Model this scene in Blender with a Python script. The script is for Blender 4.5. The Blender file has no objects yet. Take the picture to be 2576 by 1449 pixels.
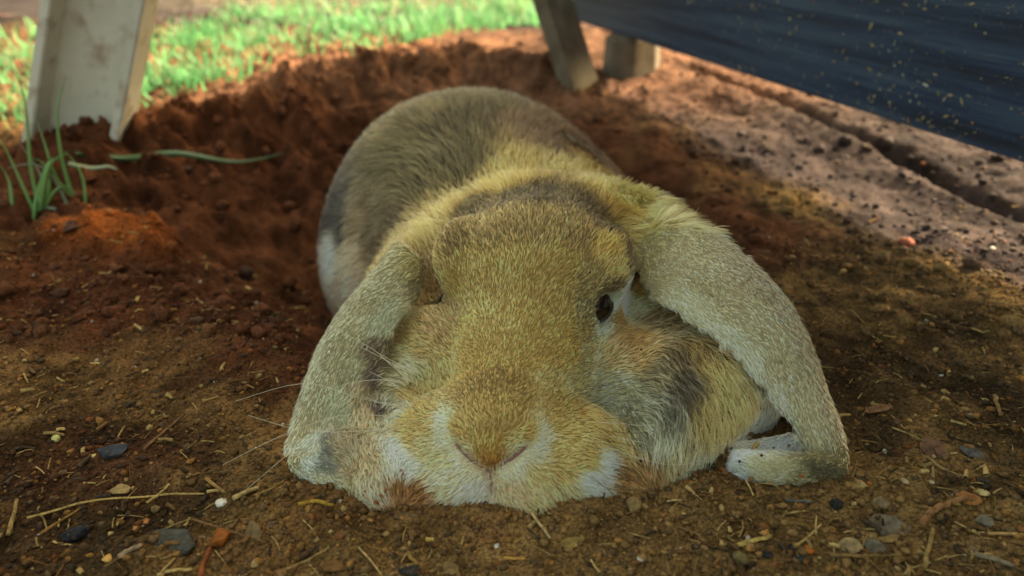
import bpy, bmesh, math, random
import numpy as np
from mathutils import Vector, Matrix
from mathutils.bvhtree import BVHTree

random.seed(7)
rng = np.random.default_rng(11)
S = bpy.context.scene
COL = S.collection

# ------------------------------------------------------------------ camera, sky, sun, exposure
CAM_H = 0.175
PITCH = math.radians(26.57)
cam_d = bpy.data.cameras.new("camera")
cam_d.sensor_width = 36.0
cam_d.lens = 36.0 * 2000.0 / 2576.0
cam_d.clip_start = 0.01
cam_d.clip_end = 200.0
cam_d.dof.use_dof = True
cam_d.dof.focus_distance = 0.278
cam_d.dof.aperture_fstop = 9.0
cam = bpy.data.objects.new("camera", cam_d)
COL.objects.link(cam)
cam.location = (0, 0, CAM_H)
cam.rotation_euler = (math.pi / 2 - PITCH, 0, 0)
S.camera = cam

SUN_DIR = Vector((0.66, 0.50, 0.55)).normalized()      # towards the sun: high, right and a little behind
world = bpy.data.worlds.new("World")
S.world = world
world.use_nodes = True
wn = world.node_tree
sky = wn.nodes.new("ShaderNodeTexSky")
sky.sky_type = 'NISHITA'
sky.sun_disc = False
sky.sun_elevation = math.asin(SUN_DIR.z)
sky.sun_rotation = math.atan2(SUN_DIR.x, SUN_DIR.y)
sky.air_density = 0.7
sky.dust_density = 8.0
sky.ozone_density = 0.2
bg = wn.nodes["Background"]
bg.inputs["Strength"].default_value = 0.15
tint = wn.nodes.new("ShaderNodeMix"); tint.data_type = 'RGBA'; tint.blend_type = 'MULTIPLY'   # constant warm tint on the sky as white balance: less blue
tint.inputs[0].default_value = 1.0
tint.inputs[7].default_value = (1.0, 0.97, 0.66, 1.0)
wn.links.new(sky.outputs[0], tint.inputs[6])
wn.links.new(tint.outputs[2], bg.inputs["Color"])

sun_d = bpy.data.lights.new("sun", 'SUN')
sun_d.energy = 2.0
sun_d.angle = math.radians(0.5)
sun_d.color = (1.0, 0.93, 0.83)
sun = bpy.data.objects.new("sun", sun_d)
COL.objects.link(sun)
sun.rotation_euler = (-SUN_DIR).to_track_quat('-Z', 'Y').to_euler()

vs = S.view_settings
vs.view_transform = 'Standard'
vs.look = 'None'
vs.gamma = 1.0
vs.use_curve_mapping = False
vs.exposure = 2.4
S.render.engine = 'CYCLES'
S.cycles.max_bounces = 6
S.cycles.diffuse_bounces = 4
S.cycles.use_denoising = True
try:
    S.cycles_curves.shape = 'RIBBONS'
    S.cycles_curves.subdivisions = 2
except Exception:
    pass

# ------------------------------------------------------------------ helpers
cp, sp = math.cos(PITCH), math.sin(PITCH)

def at(u, v, d):
    """world point at ground distance d (metres ahead) seen in direction (u, v) of the 2576 x 1449 picture"""
    x, y, z = (u - 1288.0) / 2000.0, cp + (724.5 - v) / 2000.0 * sp, -sp + (724.5 - v) / 2000.0 * cp
    return np.array([x * d / y, d, CAM_H + z * d / y])

def atz(u, v, z0=0.0):
    x, y, z = (u - 1288.0) / 2000.0, cp + (724.5 - v) / 2000.0 * sp, -sp + (724.5 - v) / 2000.0 * cp
    t = (z0 - CAM_H) / z
    return np.array([x * t, y * t, z0])

def view_dir(u, v):
    a = at(u, v, 1.0) - np.array([0, 0, CAM_H])
    return Vector(a).normalized()

def unit(v):
    v = np.asarray(v, float)
    return v / (np.linalg.norm(v, axis=-1, keepdims=True) + 1e-12)

def s2l(c):
    c = np.asarray(c, float) / 255.0
    return np.where(c <= 0.04045, c / 12.92, ((c + 0.055) / 1.055) ** 2.4)

def h3(ix, iy, iz, seed=0):
    n = (ix.astype(np.int64) * 374761393 + iy.astype(np.int64) * 668265263 + iz.astype(np.int64) * 1274126177 + seed * 362437) & 0xffffffff
    n = ((n ^ (n >> 13)) * 1274126177) & 0xffffffff
    n = ((n ^ (n >> 16)) * 2246822519) & 0xffffffff
    return ((n ^ (n >> 15)) & 0xffffff).astype(np.float64) / float(0xffffff)

def vnoise(x, y, z=None, seed=0):
    """value noise, -1..1"""
    if z is None:
        z = np.zeros_like(x)
    fx, fy, fz = np.floor(x), np.floor(y), np.floor(z)
    tx, ty, tz = x - fx, y - fy, z - fz
    tx = tx * tx * (3 - 2 * tx); ty = ty * ty * (3 - 2 * ty); tz = tz * tz * (3 - 2 * tz)
    r = 0
    for a in (0, 1):
        for b in (0, 1):
            for c in (0, 1):
                w = (tx if a else 1 - tx) * (ty if b else 1 - ty) * (tz if c else 1 - tz)
                r = r + w * h3(fx + a, fy + b, fz + c, seed)
    return r * 2 - 1

def fbm(x, y, z=None, oct=4, seed=0, gain=0.5):
    r, a, f = 0, 1.0, 1.0
    for o in range(oct):
        r = r + a * vnoise(x * f + 17.3 * o, y * f - 9.1 * o, None if z is None else z * f + 5.7 * o, seed + o)
        a *= gain; f *= 2.03
    return r

def cells(x, y, seed=0):
    """distance to nearest jittered cell point and the id of it"""
    fx, fy = np.floor(x), np.floor(y)
    best = np.full(x.shape, 9.0); bid = np.zeros(x.shape)
    zz = np.zeros_like(fx)
    for a in (-1, 0, 1):
        for b in (-1, 0, 1):
            jx = h3(fx + a, fy + b, zz, seed); jy = h3(fx + a, fy + b, zz + 1, seed)
            d = np.hypot(fx + a + jx - x, fy + b + jy - y)
            m = d < best
            best = np.where(m, d, best); bid = np.where(m, h3(fx + a, fy + b, zz + 2, seed), bid)
    return best, bid

def sstep(a, b, x):
    t = np.clip((x - a) / (b - a), 0, 1)
    return t * t * (3 - 2 * t)

def link(name, me, mat=None, parent=None, smooth=False):
    o = bpy.data.objects.new(name, me)
    COL.objects.link(o)
    if mat is not None and not me.materials:
        me.materials.append(mat)
    if parent is not None:
        o.parent = parent
    if smooth:
        me.polygons.foreach_set("use_smooth", np.ones(len(me.polygons), bool))
    return o

def mesh_np(name, v, f):
    """fast mesh from vertex array and an equal-sided face array"""
    v = np.asarray(v, np.float32); f = np.asarray(f, np.int32)
    me = bpy.data.meshes.new(name)
    k = f.shape[1]
    me.vertices.add(len(v)); me.vertices.foreach_set("co", v.ravel())
    me.loops.add(f.size); me.loops.foreach_set("vertex_index", f.ravel())
    me.polygons.add(len(f)); me.polygons.foreach_set("loop_start", np.arange(0, f.size, k, dtype=np.int32))
    me.update(calc_edges=True); me.validate()
    return me

def vcol(me, c, name="col"):
    a = me.attributes.new(name, 'FLOAT_COLOR', 'POINT')
    c = np.asarray(c, np.float32)
    if c.shape[1] == 3:
        c = np.concatenate([c, np.ones((len(c), 1), np.float32)], 1)
    a.data.foreach_set("color", c.ravel())

def tag(o, label=None, cat=None, group=None, kind=None):
    if label: o["label"] = label
    if cat: o["category"] = cat
    if group: o["group"] = group
    if kind: o["kind"] = kind
    return o

def empty(name, loc=(0, 0, 0)):
    o = bpy.data.objects.new(name, None)
    o.empty_display_size = 0.02
    COL.objects.link(o)
    o.location = loc
    return o

class NT:
    """small node-tree writer"""
    def __init__(s, name, rough=0.8, spec=0.3):
        s.m = bpy.data.materials.new(name); s.m.use_nodes = True
        s.t = s.m.node_tree; s.b = s.t.nodes["Principled BSDF"]
        s.b.inputs["Roughness"].default_value = rough
        s.b.inputs["Specular IOR Level"].default_value = spec
    def n(s, t, **k):
        nd = s.t.nodes.new(t)
        for a, b in k.items():
            if a in nd.inputs.keys(): s.put(nd.inputs[a], b)
            else: setattr(nd, a, b)
        return nd
    def put(s, inp, val):
        if isinstance(val, bpy.types.NodeSocket): s.t.links.new(val, inp)
        else: inp.default_value = val
    def attr(s, name): return s.n("ShaderNodeAttribute", attribute_name=name).outputs["Color"]
    def noise(s, scale, detail=4, vec=None, rough=0.55):
        nd = s.n("ShaderNodeTexNoise", Scale=scale, Detail=detail, Roughness=rough)
        s.put(nd.inputs["Vector"], vec if vec is not None else s.obj())
        return nd.outputs["Fac"]
    def obj(s):
        if not hasattr(s, "_o"): s._o = s.t.nodes.new("ShaderNodeTexCoord").outputs["Object"]
        return s._o
    def ramp(s, fac, stops):
        nd = s.t.nodes.new("ShaderNodeValToRGB"); s.put(nd.inputs[0], fac)
        e = nd.color_ramp.elements
        while len(e) < len(stops): e.new(0.5)
        for q, (p, c) in zip(e, stops):
            q.position = p; q.color = tuple(c)[:3] + (1,)
        return nd.outputs["Color"]
    def mix(s, fac, a, b, mode='MIX'):
        nd = s.t.nodes.new("ShaderNodeMix"); nd.data_type = 'RGBA'; nd.blend_type = mode
        s.put(nd.inputs[0], fac)
        for i, q in ((6, a), (7, b)):
            s.put(nd.inputs[i], q if isinstance(q, bpy.types.NodeSocket) else tuple(q)[:3] + (1,))
        return nd.outputs[2]
    def math(s, op, a, b=0.0):
        nd = s.t.nodes.new("ShaderNodeMath"); nd.operation = op
        s.put(nd.inputs[0], a); s.put(nd.inputs[1], b)
        return nd.outputs[0]
    def mapped(s, scale):
        nd = s.t.nodes.new("ShaderNodeMapping"); s.put(nd.inputs["Vector"], s.obj())
        nd.inputs["Scale"].default_value = scale
        return nd.outputs[0]
    def color(s, c): s.put(s.b.inputs["Base Color"], c if isinstance(c, bpy.types.NodeSocket) else tuple(c)[:3] + (1,)); return s
    def bump(s, h, strength=0.5, dist=0.001):
        nd = s.n("ShaderNodeBump", Strength=strength, Distance=dist); s.put(nd.inputs["Height"], h)
        s.put(s.b.inputs["Normal"], nd.outputs[0]); return s
# ------------------------------------------------------------------ the ground
P_PAN0 = atz(2576, 410, 0.044); P_PAN1 = atz(1440, 50, 0.044)          # lower edge of the blue screen
PAN_DIR = unit(P_PAN1 - P_PAN0)
PAN_N = np.array([-PAN_DIR[1], PAN_DIR[0], 0.0])                        # towards the rabbit
if PAN_N[0] > 0: PAN_N = -PAN_N

def seg_dist(x, y, pts):
    best = np.full(x.shape, 9.0)
    for (x0, y0), (x1, y1) in zip(pts[:-1], pts[1:]):
        dx, dy = x1 - x0, y1 - y0
        t = np.clip(((x - x0) * dx + (y - y0) * dy) / (dx * dx + dy * dy), 0, 1)
        best = np.minimum(best, np.hypot(x - x0 - t * dx, y - y0 - t * dy))
    return best

def G2(u, v, z=0.0):
    p = atz(u, v, z); return (p[0], p[1])

RIM = [G2(130, 420, .012), G2(330, 330, .015), G2(470, 280, .02), G2(640, 275, .02), G2(800, 200, .02), G2(1000, 175, .018), G2(1180, 165, .015), G2(1350, 190, .01)]
CLOD = [G2(200, 560, .01), G2(330, 545, .012)]

def ground_h(x, y):
    wx = x + 0.012 * fbm(x * 22, y * 22, seed=3, oct=3)
    wy = y + 0.012 * fbm(x * 22, y * 22, seed=5, oct=3)
    z = 0.004 * fbm(x * 6, y * 6, seed=21, oct=2)
    # the dug hollow the rabbit lies in
    e = np.sqrt(((wx + 0.055) / 0.17) ** 2 + ((wy - 0.47) / 0.155) ** 2)
    z = z - 0.058 * (1 - sstep(0.35, 1.12, e))
    e2 = np.sqrt(((wx + 0.02) / 0.10) ** 2 + ((wy - 0.33) / 0.12) ** 2)
    z = z - 0.016 * (1 - sstep(0.3, 1.1, e2))
    # thrown-up soil round the hollow
    d = seg_dist(wx, wy, RIM)
    z = z + 0.024 * np.exp(-(d / 0.042) ** 2)
    d = seg_dist(wx, wy, CLOD)
    z = z + 0.014 * np.exp(-(d / 0.022) ** 2)
    # lawn level behind
    z = z + 0.012 * sstep(0.6, 1.0, y - 0.15 * x)
    # groove where the screen drips, and the low bank beneath it
    s = (x - P_PAN0[0]) * PAN_N[0] + (y - P_PAN0[1]) * PAN_N[1] + 0.004 * vnoise(x * 30, y * 30, seed=8)
    near = 1 - sstep(0.75, 0.95, y)
    z = z + 0.010 * sstep(-0.005, -0.045, s) * near
    z = z - 0.014 * np.exp(-((s + 0.036 + 0.10 * (y - 0.43)) / 0.0075) ** 2) * near
    # dip under chin and paws
    return z

def ground_detail(x, y):
    lump = 0.4 + 0.6 * sstep(0.45, 0.75, y + 0.35 * np.maximum(-x - 0.1, 0))
    d1, _ = cells(x * 38 + 0.4 * fbm(x * 90, y * 90, seed=31, oct=2), y * 38 + 0.3 * vnoise(x * 70, y * 70, seed=34), seed=40)
    d2, _ = cells(x * 150, y * 150 + 0.4 * vnoise(x * 200, y * 200, seed=33), seed=41)
    d3, i3 = cells(x * 380, y * 380, seed=42)
    rimd = np.exp(-(seg_dist(x, y, RIM) / 0.07) ** 2)
    left = sstep(-0.05, -0.14, x) * sstep(0.26, 0.36, y)
    z = (0.0038 + 0.016 * rimd + 0.007 * left) * np.maximum(lump, left) * (0.45 - d1)
    z = z + (0.0019 + 0.0016 * left + 0.0028 * rimd) * (0.4 - d2)
    z = z + 0.0011 * (0.4 - d3) * (0.3 + 1.4 * i3)
    z = z + 0.0020 * fbm(x * 45, y * 45, seed=51, oct=4)
    return z

def axis(core0, core1, step, lo, hi, grow=1.12):
    a = list(np.arange(core0, core1 + 1e-9, step))
    s, p, up = step, a[-1], []
    while p < hi: s *= grow; p += s; up.append(p)
    s, p, dn = step, a[0], []
    while p > lo: s *= grow; p -= s; dn.append(p)
    return np.array(dn[::-1] + a + up)

def gfine(x, y):
    fade = 1 - sstep(1.3, 2.0, np.hypot(x, y - 0.4))
    return ground_h(x, y) + ground_detail(x, y) * fade

gx = axis(-0.50, 0.50, 0.0018, -60, 60)
gy = list(np.arange(0.09, 0.42, 0.0013)) + list(np.arange(0.42, 1.15, 0.0024))
s_, p_ = 0.0024, gy[-1]
while p_ < 90: s_ *= 1.12; p_ += s_; gy.append(p_)
s_, p_ = 0.0013, gy[0]; dn = []
while p_ > -60: s_ *= 1.14; p_ -= s_; dn.append(p_)
gy = np.array(dn[::-1] + gy)
X, Y = np.meshgrid(gx, gy)
Z = gfine(X, Y)
nx, ny = len(gx), len(gy)
idx = np.arange(nx * ny).reshape(ny, nx)
F = np.stack([idx[:-1, :-1], idx[:-1, 1:], idx[1:, 1:], idx[1:, :-1]], -1).reshape(-1, 4)
gme = mesh_np("ground", np.stack([X, Y, Z], -1).reshape(-1, 3), F)

# soil kinds by place (damp dug red earth, dark humus, dusty dry strip, sand), some sun and shade painted in
def soil_col(x, y):
    red = np.array([0.076, 0.0265, 0.0115]); humus = np.array([0.048, 0.0275, 0.0120]); sand = np.array([0.175, 0.098, 0.034])
    dry = np.array([0.145, 0.066, 0.034]); dust = np.array([0.038, 0.0255, 0.0220]); far = np.array([0.040, 0.031, 0.030])
    def m(c, w, base): return base * (1 - w[..., None]) + c * w[..., None]
    n1 = fbm(x * 14, y * 14, seed=61, oct=4); n2 = fbm(x * 60, y * 60, seed=62, oct=3)
    c = np.broadcast_to(humus, x.shape + (3,)).copy()
    c = m(humus * 0.62, np.exp(-((x + 0.16) / 0.09) ** 2 - ((y - 0.31) / 0.06) ** 2), c)  # shade painted into the soil: darker patch at the rabbit's left side
    c = m(sand, 0.85 * sstep(-0.25, 0.7, n1 + 0.9 * np.exp(-((x - 0.05) / 0.11) ** 2 - ((y - 0.165) / 0.05) ** 2) + .45 * n2), c)
    hol = (1 - sstep(0.8, 1.35, np.sqrt(((x + 0.09) / 0.23) ** 2 + ((y - 0.50) / 0.23) ** 2) + 0.25 * n1))
    c = m(red, 0.92 * hol, c)
    c = m(red * 0.9, 0.35 * sstep(0.1, 0.6, n1 - 0.2 + 0.3 * n2) * (x < 0), c)
    rim = np.exp(-(seg_dist(x, y, RIM) / 0.10) ** 2)
    c = m(red * 1.15, rim * 0.8, c)
    cl = np.exp(-(seg_dist(x, y, CLOD) / 0.022) ** 4)
    c = m(np.array([0.27, 0.070, 0.015]), cl * 0.85, c)
    c = m(dry, sstep(0.60, 0.74, y + 0.12 * x + 0.04 * n1), c)  # sunlit brightness painted in: lighter soil colour beyond the screen's shadow
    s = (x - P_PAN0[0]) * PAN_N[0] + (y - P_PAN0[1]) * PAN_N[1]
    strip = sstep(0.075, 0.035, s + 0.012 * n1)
    c = m(dust * (1 + 0.25 * n2[..., None]) , strip * (1 - 0.7 * sstep(0.55, 0.8, y)), c)  # dusty soil, its colour darkened to dim the sunlit strip
    c = m(far, sstep(1.0, 1.18, y + 0.08 * n1), c)
    c = m(np.array([0.17, 0.135, 0.085]), 0.85 * np.exp(-((x + 0.30) / 0.26) ** 2 - ((y - 1.42) / 0.20) ** 2) * (0.6 + 0.4 * n1), c)
    return c
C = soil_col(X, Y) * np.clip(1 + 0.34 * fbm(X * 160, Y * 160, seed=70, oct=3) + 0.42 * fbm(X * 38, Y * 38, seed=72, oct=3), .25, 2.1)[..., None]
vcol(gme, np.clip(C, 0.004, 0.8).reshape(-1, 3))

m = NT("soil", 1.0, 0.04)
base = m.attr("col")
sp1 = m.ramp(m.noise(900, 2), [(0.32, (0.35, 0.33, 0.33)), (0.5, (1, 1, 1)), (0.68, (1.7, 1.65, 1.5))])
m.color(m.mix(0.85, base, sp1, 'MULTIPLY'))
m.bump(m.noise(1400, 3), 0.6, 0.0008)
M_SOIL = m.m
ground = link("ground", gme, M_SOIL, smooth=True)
tag(ground, "red and brown garden soil with a dug hollow", "ground", kind="structure")

def gz(x, y):
    a = gfine(np.array([x], float), np.array([y], float)); return float(a[0])
def on_ground(u, v, it=6):
    """ground point seen at (u, v)"""
    z = 0.0
    for _ in range(it):
        p = atz(u, v, z); z = 0.5 * z + 0.5 * float(ground_h(np.array([p[0]]), np.array([p[1]]))[0])
    p = atz(u, v, z); p[2] = gz(p[0], p[1]); return p
# ------------------------------------------------------------------ the rabbit's body: one smooth union of muscles, one mesh
NOSE = at(1237, 1185, 0.193); POLL = at(1350, 475, 0.285)
E2 = unit(POLL - NOSE)
E1 = unit(np.array([0.986, -0.166, 0.0])); E1 = unit(E1 - E2 * E1.dot(E2))
E3 = np.cross(E1, E2)
if E3[2] < 0: E3 = -E3
HL = np.linalg.norm(POLL - NOSE)
def head(s, t, n): return NOSE + E1 * s + E2 * t + E3 * n
HB = np.stack([E1, E2, E3], 1)
PRIMS = []          # (centre, radii, axes (columns), blend)
def ell(c, r, B=None, k=0.012, sub=False): PRIMS.append((np.array(c), np.array(r), np.eye(3) if B is None else B, k, sub))
def hell(s, t, n, r, k=0.010, sub=False): ell(head(s, t, n), r, HB, k, sub)
def caps(a, b, ra, rb, k=0.012, n=5):
    for i in range(n):
        q = i / (n - 1); ell(np.array(a) * (1 - q) + np.array(b) * q, [ra * (1 - q) + rb * q] * 3, None, k)
def rotz(a):
    c, s = math.cos(a), math.sin(a); return np.array([[c, -s, 0], [s, c, 0], [0, 0, 1.0]])

# trunk
ell((-0.024, 0.455, -0.003), (0.083, 0.105, 0.071), rotz(0.10), 0.02)
ell((-0.046, 0.435, -0.028), (0.062, 0.085, 0.050), rotz(0.15), 0.03)      # haunch
ell((0.028, 0.440, -0.026), (0.060, 0.085, 0.050), rotz(-0.1), 0.03)
ell((0.002, 0.370, -0.002), (0.066, 0.075, 0.054), None, 0.03)
# mane and shoulders
ell((0.017, 0.322, 0.019), (0.058, 0.034, 0.046), rotz(-0.12), 0.016)
ell((0.058, 0.326, 0.011), (0.030, 0.033, 0.040), None, 0.02)
ell((-0.030, 0.322, 0.004), (0.030, 0.036, 0.034), None, 0.02)
# head
hell(0.001, 0.088, -0.0345, (0.0345, 0.036, 0.035), 0.012)
hell(0.000, 0.050, -0.030, (0.0255, 0.034, 0.027), 0.009)
hell(0.000, 0.020, -0.0175, (0.0235, 0.022, 0.0190), 0.008)
hell(-0.0210, 0.015, -0.0245, (0.0180, 0.020, 0.0180), 0.005)
hell(0.0215, 0.015, -0.0245, (0.0205, 0.020, 0.0180), 0.005)
hell(-0.0105, 0.001, -0.020, (0.0140, 0.012, 0.0125), 0.006)
hell(0.0105, 0.001, -0.020, (0.0140, 0.012, 0.0125), 0.006)
hell(-0.0305, 0.054, -0.047, (0.0165, 0.028, 0.023), 0.008)
hell(0.043, 0.050, -0.053, (0.0215, 0.030, 0.026), 0.009)
hell(0.000, 0.030, -0.050, (0.028, 0.040, 0.016), 0.015)
hell(-0.0300, 0.092, -0.0190, (0.0095, 0.015, 0.0095), 0.008)       # brow ridges
hell(0.0290, 0.092, -0.0185, (0.0095, 0.015, 0.0095), 0.008)
hell(-0.0360, 0.060, -0.034, (0.0105, 0.017, 0.0110), 0.006)       # lower rim of the eye sockets
hell(0.0385, 0.054, -0.035, (0.0115, 0.016, 0.0110), 0.006)
hell(0.0, 0.105, -0.055, (0.034, 0.030, 0.030), 0.02)
# forelegs
caps((0.051, 0.217, 0.003), (0.068, 0.246, 0.009), 0.0105, 0.0175, 0.012)
caps((0.068, 0.246, 0.008), (0.072, 0.312, 0.006), 0.0165, 0.025, 0.012)
caps((-0.0415, 0.2015, 0.001), (-0.0470, 0.238, 0.000), 0.0085, 0.0100, 0.008)
caps((-0.0470, 0.238, 0.000), (-0.042, 0.315, 0.006), 0.0100, 0.024, 0.012)
ell((-0.026, 0.210, -0.002), (0.019, 0.015, 0.0075), None, 0.006)      # stained dewlap fur between the paws and the chin
ell(at(862, 1150, .2165), (0.0105, 0.0045, 0.013), None, 0.004)
ell(at(1880, 1020, .2430), (0.012, 0.010, 0.016), None, 0.008)
ell((0.036, 0.213, -0.002), (0.018, 0.014, 0.0080), None, 0.006)
ell(at(1955, 1186, .2085), (0.0172, 0.0055, 0.0062), None, 0.003)      # rolled tip of the right ear
# eye sockets
EYE_R = head(0.0232, 0.0758, -0.0252); EYE_L = head(-0.0300, 0.0735, -0.0345)
OUT_R = unit(E1 * 0.78 + E3 * 0.50 - E2 * 0.12); OUT_L = unit(-E1 * 0.95 + E3 * 0.22 - E2 * 0.10)
SUBS = [(EYE_R, OUT_R), (EYE_L, OUT_L)]

H = 0.0026
lo = np.array([-0.135, 0.170, -0.105]); hi = np.array([0.140, 0.585, 0.100])
n3 = np.ceil((hi - lo) / H).astype(int)
gxx, gyy, gzz = np.meshgrid(*[lo[i] + H * np.arange(n3[i]) for i in range(3)], indexing='ij')
FS = np.full(gxx.shape, 1.0, np.float32)
for c, r, B, k, _ in PRIMS:
    ext = r.max() * 1.35 + 4 * k
    sl = tuple(slice(max(0, int((c[i] - ext - lo[i]) / H)), min(n3[i], int((c[i] + ext - lo[i]) / H) + 2)) for i in range(3))
    q = np.stack([gxx[sl] - c[0], gyy[sl] - c[1], gzz[sl] - c[2]], -1) @ B
    k0 = np.sqrt(((q / r) ** 2).sum(-1)); k1 = np.sqrt(((q / r ** 2) ** 2).sum(-1)) + 1e-9
    d = k0 * (k0 - 1) / k1
    f = FS[sl]
    hh = np.clip(k - np.abs(f - d), 0, None) / k
    FS[sl] = np.minimum(f, d) - hh * hh * k * 0.25
def carve(mesh_f, c, r, k):
    d = np.sqrt((gxx - c[0]) ** 2 + (gyy - c[1]) ** 2 + (gzz - c[2]) ** 2) - r
    a = -d; hh = np.clip(k - np.abs(mesh_f - a), 0, None) / k
    return np.maximum(mesh_f, a) + hh * hh * k * 0.25
for c, o_ in SUBS: FS = carve(FS, c + o_ * 0.0058, 0.0050, 0.003)
# lip cleft: a shallow groove down from the nose, and the two nostril folds
def groove(F_, a, b, r, k):
    a, b = np.array(a), np.array(b); ab = b - a
    t = np.clip(((gxx - a[0]) * ab[0] + (gyy - a[1]) * ab[1] + (gzz - a[2]) * ab[2]) / ab.dot(ab), 0, 1)
    d = np.sqrt((gxx - a[0] - t * ab[0]) ** 2 + (gyy - a[1] - t * ab[1]) ** 2 + (gzz - a[2] - t * ab[2]) ** 2) - r
    n = -d; hh = np.clip(k - np.abs(F_ - n), 0, None) / k
    return np.maximum(F_, n) + hh * hh * k * 0.25

def surface_nets(f, lo, h):
    s = f < 0
    nX, nY, nZ = f.shape
    cs = [f[a:nX - 1 + a, b:nY - 1 + b, c:nZ - 1 + c] for a in (0, 1) for b in (0, 1) for c in (0, 1)]
    offs = [(a, b, c) for a in (0, 1) for b in (0, 1) for c in (0, 1)]
    cnt = sum((q < 0).astype(np.int8) for q in cs)
    act = (cnt > 0) & (cnt < 8)
    ids = np.full(act.shape, -1, np.int64); ii = np.argwhere(act); ids[act] = np.arange(len(ii))
    acc = np.zeros((len(ii), 3)); num = np.zeros(len(ii))
    vals = [q[act] for q in cs]
    for i in range(8):
        for j in range(i + 1, 8):
            da = np.array(offs[j]) - np.array(offs[i])
            if np.abs(da).sum() != 1: continue
            va, vb = vals[i], vals[j]; mm = (va < 0) != (vb < 0)
            t = va[mm] / (va[mm] - vb[mm])
            acc[mm] += np.array(offs[i]) + t[:, None] * da; num[mm] += 1
    v = lo + h * (ii + acc / num[:, None])
    quads = []
    for ax in range(3):
        o1, o2 = [(1, 2), (2, 0), (0, 1)][ax]
        sl0 = [slice(None)] * 3; sl1 = [slice(None)] * 3
        sl0[ax] = slice(0, -1); sl1[ax] = slice(1, None)
        ch = s[tuple(sl0)] != s[tuple(sl1)]
        e = np.argwhere(ch)
        e = e[(e[:, o1] > 0) & (e[:, o2] > 0) & (e[:, o1] < f.shape[o1] - 1) & (e[:, o2] < f.shape[o2] - 1)]
        def cid(d1, d2):
            q = e.copy(); q[:, o1] -= d1; q[:, o2] -= d2; return ids[q[:, 0], q[:, 1], q[:, 2]]
        Q = np.stack([cid(1, 1), cid(0, 1), cid(0, 0), cid(1, 0)], 1)
        ins = s[e[:, 0], e[:, 1], e[:, 2]]
        Q[~ins] = Q[~ins][:, ::-1]
        quads.append(Q)
    return v, np.concatenate(quads)

rv, rf = surface_nets(FS, lo, H)

# ears: lofted leaf of flesh along the line in which each one hangs
def loft(sections, bulge_dir, thick, nseg=9):
    """sections: (A, B, bulge) edge points; returns closed tube verts/faces"""
    secs = [(np.array(a), np.array(b), g) for a, b, g in sections]
    # resample smoothly
    K = len(secs); out = []
    def cr(p0, p1, p2, p3, t): return 0.5 * ((2 * p1) + (-p0 + p2) * t + (2 * p0 - 5 * p1 + 4 * p2 - p3) * t * t + (-p0 + 3 * p1 - 3 * p2 + p3) * t ** 3)
    for i in range(K - 1):
        g = [secs[max(0, min(K - 1, j))] for j in (i - 1, i, i + 1, i + 2)]
        for t in np.linspace(0, 1, 6, endpoint=(i == K - 2)):
            out.append((cr(*[q[0] for q in g], t), cr(*[q[1] for q in g], t), cr(*[q[2] for q in g], t)))
    V, Fc = [], []
    M = 2 * nseg
    for i, (a, b, g) in enumerate(out):
        a2, b2, _ = out[min(i + 1, len(out) - 1)]; a1, b1, _ = out[max(i - 1, 0)]
        tan = unit((a2 + b2) - (a1 + b1)); w = unit(b - a); nn = unit(np.cross(tan, w))
        if nn.dot(bulge_dir) < 0: nn = -nn
        ring = []
        for j in range(nseg):
            q = j / (nseg - 1); edge = math.sqrt(max(0.0, 1 - (2 * q - 1) ** 2))
            ring.append(a + (b - a) * q + nn * (g * math.sin(math.pi * q) + 0.5 * thick * edge))
        for j in range(nseg - 1, -1, -1):
            q = j / (nseg - 1); edge = math.sqrt(max(0.0, 1 - (2 * q - 1) ** 2))
            ring.append(a + (b - a) * q + nn * (g * math.sin(math.pi * q) - 0.5 * thick * edge - 0.0002))
        V += ring
        if i:
            o0, o1 = (i - 1) * M, i * M
            for j in range(M):
                Fc.append((o0 + j, o0 + (j + 1) % M, o1 + (j + 1) % M, o1 + j))
    L = len(out) - 1
    return np.array(V), Fc, [list(range(M))[::-1], [L * M + j for j in range(M)]]

VW = np.array([0.0, -0.80, 0.60])
EAR_R = [  # viewer's right ear: inner edge, outer edge, bulge
    (at(1592, 655, .292), at(1690, 540, .312), .004), (at(1612, 742, .270), at(1815, 590, .298), .009),
    (at(1688, 800, .255), at(1897, 655, .281), .010), (at(1780, 858, .243), at(1987, 755, .263), .010),
    (at(1853, 925, .235), at(2047, 872, .247), .009), (at(1915, 1005, .228), at(2084, 985, .235), .008),
    (at(1980, 1073, .222), at(2124, 1080, .222), .006), (at(2000, 1125, .220), at(2146, 1150, .2125), .005),
    (at(2030, 1150, .2155), at(2132, 1204, .2055), .003)]
EAR_R2 = [  # its folded tip lying on the ground
    (at(2050, 1140, .2165), at(2132, 1205, .2050), .002), (at(2015, 1158, .213), at(2075, 1224, .2030), .004),
    (at(1945, 1152, .2125), at(1985, 1226, .2025), .006), (at(1885, 1146, .2135), at(1900, 1214, .2040), .005),
    (at(1842, 1142, .2145), at(1844, 1190, .2075), .002)]
EAR_R3 = [  # inner wall of the fold
    (at(2000, 1080, .2275), at(2040, 1165, .2165), .001), (at(1930, 1098, .2275), at(1950, 1172, .2165), .001),
    (at(1865, 1116, .225), at(1875, 1170, .2145), .001), (at(1838, 1130, .220), at(1842, 1168, .2125), .001)]
EAR_L = [
    (at(1000, 600, .305), at(1075, 660, .285), .004), (at(935, 700, .297), at(1072, 745, .270), .008),
    (at(865, 785, .287), at(1008, 832, .260), .009), (at(805, 875, .276), at(985, 935, .247), .010),
    (at(768, 965, .263), at(945, 1015, .237), .009), (at(733, 1070, .247), at(868, 1090, .229), .006),
    (at(704, 1160, .231), at(800, 1172, .215), .004), (at(700, 1196, .2235), at(768, 1208, .2105), .003)]
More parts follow.
